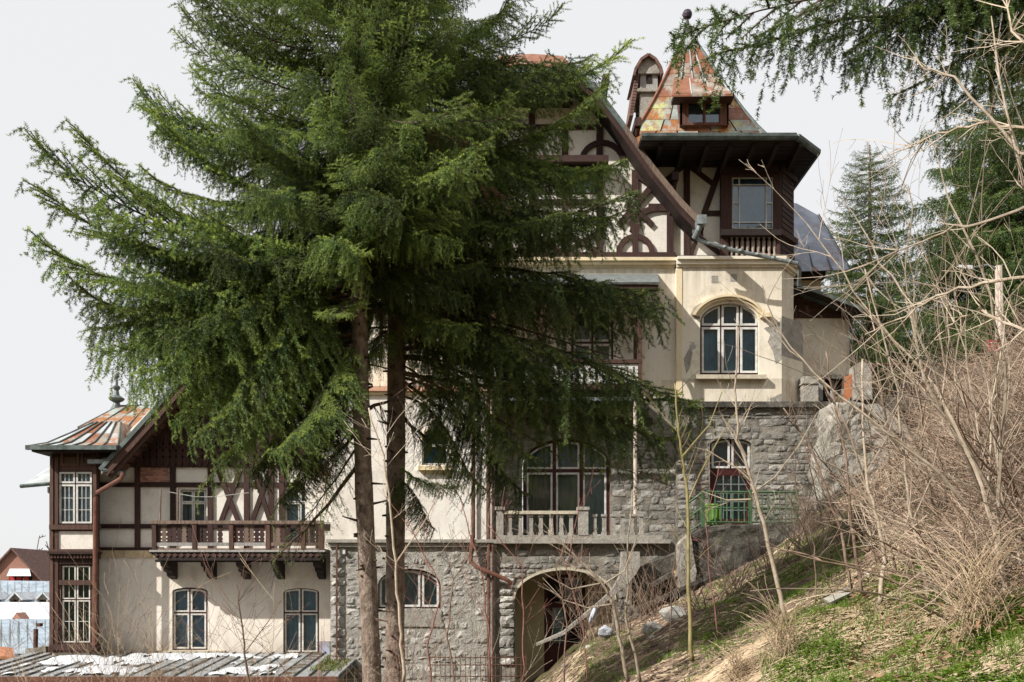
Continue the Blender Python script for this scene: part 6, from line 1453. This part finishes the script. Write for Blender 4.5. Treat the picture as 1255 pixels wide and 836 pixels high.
# distant bare trees in the valley
r = random.Random(401)
t = thing('bare_tree', (X(52, 100), 100, -9), 'far snowy bare tree beside the brick house chimney', 'bare tree', 'far valley trees')
m = MB(); grow(m, Vector((X(52, 100), 100, -9)), Vector((0, 0, 1)), 12, .35, r, 3, .06, .03, .35, minr=.05); m.build('limb', 'browntwig', t)
# --- ground cover
def patch(name, n, region, mk, mats, label, seed):
    r = random.Random(seed); m = MB(); k = 0
    while k < n:
        q = region(r)
        if q is None: continue
        mk(m, Vector((q[0], q[1], ground_n(q[0], q[1]))), r); k += 1
    return m.build(name, mats, None, kind='stuff', label=label)
def reg(pxa, pxb, ya, yb, test=None, bias=1.6):
    def f(r):
        Y = ya + (yb - ya) * r.random() ** bias; px = r.uniform(pxa, pxb); x = X(px, Y)
        if test and not test(px, Y, x, r): return None
        return x, Y
    return f
def clump(thr, sc, off): return lambda px, Y, x, r: mn.noise(Vector((x * sc, Y * sc, off))) > thr + r.gauss(0, .12)
def blade(m, p, r, h=(.05, .16), w=.006, lean=.6, flat=0):
    a = r.uniform(0, 6.28); l = r.uniform(*h); d = Vector((math.cos(a) * lean * r.random() * l, math.sin(a) * lean * r.random() * l, l * (1 - flat))); s = Vector((-math.sin(a), math.cos(a), 0)) * w * .5
    m.add([p - s, p + s, p + d * .55 + s * .7 + Vector((0, 0, l * .08)), p + d * .55 - s * .7 + Vector((0, 0, l * .08)), p + d], [(0, 1, 2, 3), (3, 2, 4)])
patch('green_grass', 46000, reg(870, 1270, 6.5, 24, lambda px, Y, x, r: px > np.interp(Y, [6.5, 12, 18, 24], [960, 930, 880, 860]) and clump(-.12, .9, 3)(px, Y, x, r), 1.7), lambda m, p, r: blade(m, p, r, (.06, .2), .009, .9), 'grassg', 'short fresh green grass growing in patches on the slope', 501)
patch('green_grass', 26000, reg(660, 1060, 13.5, 25, clump(.02, .8, 3), 1), lambda m, p, r: blade(m, p, r, (.06, .18), .014, .9), 'grassg', 'thin green grass on the shaded ground before the doorway', 502)
def straw(m, p, r, sp=.5, wk=1.0):
    a = r.gauss(2.7, sp); l = r.uniform(.15, .55); d = Vector((math.cos(a), math.sin(a) * .5, r.gauss(.0, .12))); z = ground_n(p.x + d.x * l, p.y + d.y * l); q = Vector((p.x + d.x * l, p.y + d.y * l, z + r.uniform(.01, .08))); p = p + Vector((0, 0, r.uniform(.01, .06))); md = (p + q) / 2 + Vector((0, 0, r.uniform(0, .05)))
    s = Vector((0, 0, r.uniform(.002, .005) * wk)); s2 = Vector((d.y, -d.x, 0)) * s.z
    m.add([p - s - s2, p + s + s2, md + s + s2, md - s - s2, q + s * .5, q - s * .5], [(0, 1, 2, 3), (3, 2, 4, 5)])
patch('dry_grass', 26000, reg(820, 1300, 6, 16, None, 1.5), straw, 'straw', 'matted dry straw-coloured grass on the near slope', 503)
patch('dry_litter', 30000, reg(640, 1100, 13.5, 26, None, 1), lambda m, p, r: straw(m, p, r, .5, 2.6), 'browntwig', 'brown twigs and dead stems lying on the slope', 504)
def leafy(m, p, r):
    p = p + Vector((0, 0, r.uniform(.01, .13)))
    for k in range(3):
        a = r.uniform(0, 6.28); l = r.uniform(.018, .045); d = Vector((math.cos(a), math.sin(a), r.uniform(-.1, .5))) * l; s = Vector((-math.sin(a), math.cos(a), r.uniform(-.3, .3))) * l * .42
        m.add([p, p + d * .5 + s, p + d, p + d * .5 - s], [(0, 1, 2, 3)])
patch('ground_ivy', 15000, reg(1195, 1330, 6.8, 10.5, clump(-.15, .8, 9), 1), leafy, 'grassg', 'fresh green leafy weeds low in the right-hand corner', 505)
patch('ground_ivy', 20000, reg(950, 1190, 8.0, 15.5, clump(-.05, .8, 19), 1), leafy, 'grassg', 'fresh green leafy weeds across the middle of the slope', 506)
patch('ground_ivy', 9000, reg(860, 1060, 14, 22, clump(.12, .9, 29), 1), leafy, 'grassg', 'scattered green weeds in the shade under the landing', 507)
def flake(m, p, r):
    a = r.uniform(0, 6.28); l = r.uniform(.03, .09); t = r.gauss(0, .35); u = Vector((math.cos(a), math.sin(a), t)) * l; v = Vector((-math.sin(a), math.cos(a), r.gauss(0, .5))) * l * r.uniform(.3, .6); p = p + Vector((0, 0, r.uniform(.0, .05)))
    m.add([p - u * .5, p + v * .5 + Vector((0, 0, .01)), p + u * .5, p - v * .5], [(0, 1, 2), (0, 2, 3)])
patch('leaf_litter', 26000, reg(640, 1120, 12, 26, clump(-.25, 1.3, 41), 1), flake, 'leaf', 'dead leaves and crumbling debris strewn over the slope', 508)
patch('leaf_litter', 12000, reg(1040, 1330, 8, 24, clump(-.3, 1.3, 51), 1), lambda m, p, r: flake(m, p + Vector((0, 0, r.choice((0, 0, .3, .6)) * r.random())), r), 'leaf', 'dead leaves caught in and under the dry tangle', 510)
patch('pale_litter', 9000, reg(640, 1120, 12, 26, clump(.0, 1.1, 47), 1), lambda m, p, r: straw(m, p, r, 1.0, 3.0), 'straw', 'pale broken stems scattered over the shaded slope', 509)
# dead-grass tussock with standing straws around the leaning sapling's foot
def tussock(px, Y, n, L, label, seed, mat='straw', drop=.12):
    r = random.Random(seed); x = X(px, Y); b = Vector((x, Y, ground(x, Y))); t = thing('dry_tussock', b, label, 'dry grass'); m = MB()
    for i in range(n):
        a = r.uniform(0, 6.28); arcstem(m, b + Vector((r.gauss(0, .07), r.gauss(0, .07), r.uniform(0, L * .8))), Vector((math.cos(a) * .5, math.sin(a) * .5, r.choice((1, .6, -.4)))), L * r.uniform(.4, 1), .004, r, drop, 6)
    m.build('stalks', mat, t, kind='stuff')
tussock(962, 11.8, 260, .75, 'dead straw tussock round the foot of the pale forked sapling', 601)
tussock(1195, 9.2, 200, 1.0, 'tall hanging bundle of dry straw in the near right thicket', 602)
tussock(905, 12.0, 160, .5, 'low mound of dry straw left of the forked sapling', 603)
tussock(990, 24.0, 260, 1.1, 'curtain of dead roots hanging beside the green railing', 604, 'browntwig', .3)
# stones on the ground
def rockmesh(seed, mat, sub=2, amp=.35, sq=(1, .8, .6)):
    bm = bmesh.new(); bmesh.ops.create_icosphere(bm, subdivisions=sub, radius=.5)
    for v in bm.verts:
        n1 = mn.noise(v.co * 1.8 + Vector((seed * 3.1, 0, 0))); n2 = mn.noise(v.co * 5 + Vector((0, seed, 0))); v.co *= 1 + amp * n1 + amp * .4 * n2; v.co.x *= sq[0]; v.co.y *= sq[1]; v.co.z *= sq[2]
    me = bpy.data.meshes.new('rock'); bm.to_mesh(me); bm.free(); me.materials.append(MT[mat]); return me
RM = [rockmesh(i, 'stone') for i in range(6)]
r = random.Random(701)
put('boulder', RM[0], (X(832, 21.5), 21.5, ground(X(832, 21.5), 21.5) + .1), None, (.9, .8, .7), (0, .2, .4), label='largest grey boulder, below the stair edge', cat='boulder')
put('boulder', RM[1], (X(800, 21), 21, ground(X(800, 21), 21) + .08), None, (.6, .6, .6), (0, .2, 1.4), label='smaller grey boulder left of the largest one', cat='boulder')
for i in range(60):
    px = r.uniform(690, 1090); Y = r.uniform(14, 24.5); x = X(px, Y); s = r.uniform(.08, .28)
    put('rubble_stone', RM[i % 6], (x, Y, ground_n(x, Y) + s * .1), None, (s, s, s), (r.uniform(-.4, .4), r.uniform(-.3, .3), r.uniform(0, 6)), label='grey stone lying loose on the slope before the villa', cat='stone', group='loose stones on the slope')
def slab(px, py, Y, w_, label, mat, rot=.5):
    p = P(px, py, Y); p.z = ground(p.x, p.y) + .06; m = MB().box(-w_ / 2, w_ / 2, -.09, .09, -.02, .02); me = m.mesh('plank', mat); put('plank', me, p, None, (1, 1, 1), (.35, -.42, .15), label=label, cat='plank')
slab(1028, 733, 15.0, .42, 'pale grey plank lying on the green slope', 'conc')
slab(1022, 705, 16.5, .4, 'bluish plank above the pale grey one', 'zinc')
for k, (px, py, sx, sz, lb) in enumerate(((742, 774, .34, .26, 'crumpled whitish plastic bag caught in the brown bush'), (727, 753, .12, .4, 'thin strip of whitish plastic above the crumpled bag'))):
    put('plastic_bag', rockmesh(14 + k, 'bag', 3, .45, (1, 1, 1)), P(px, py, 22.0), None, (sx, .2, sz), (0, .3, 0), label=lb, cat='plastic bag')
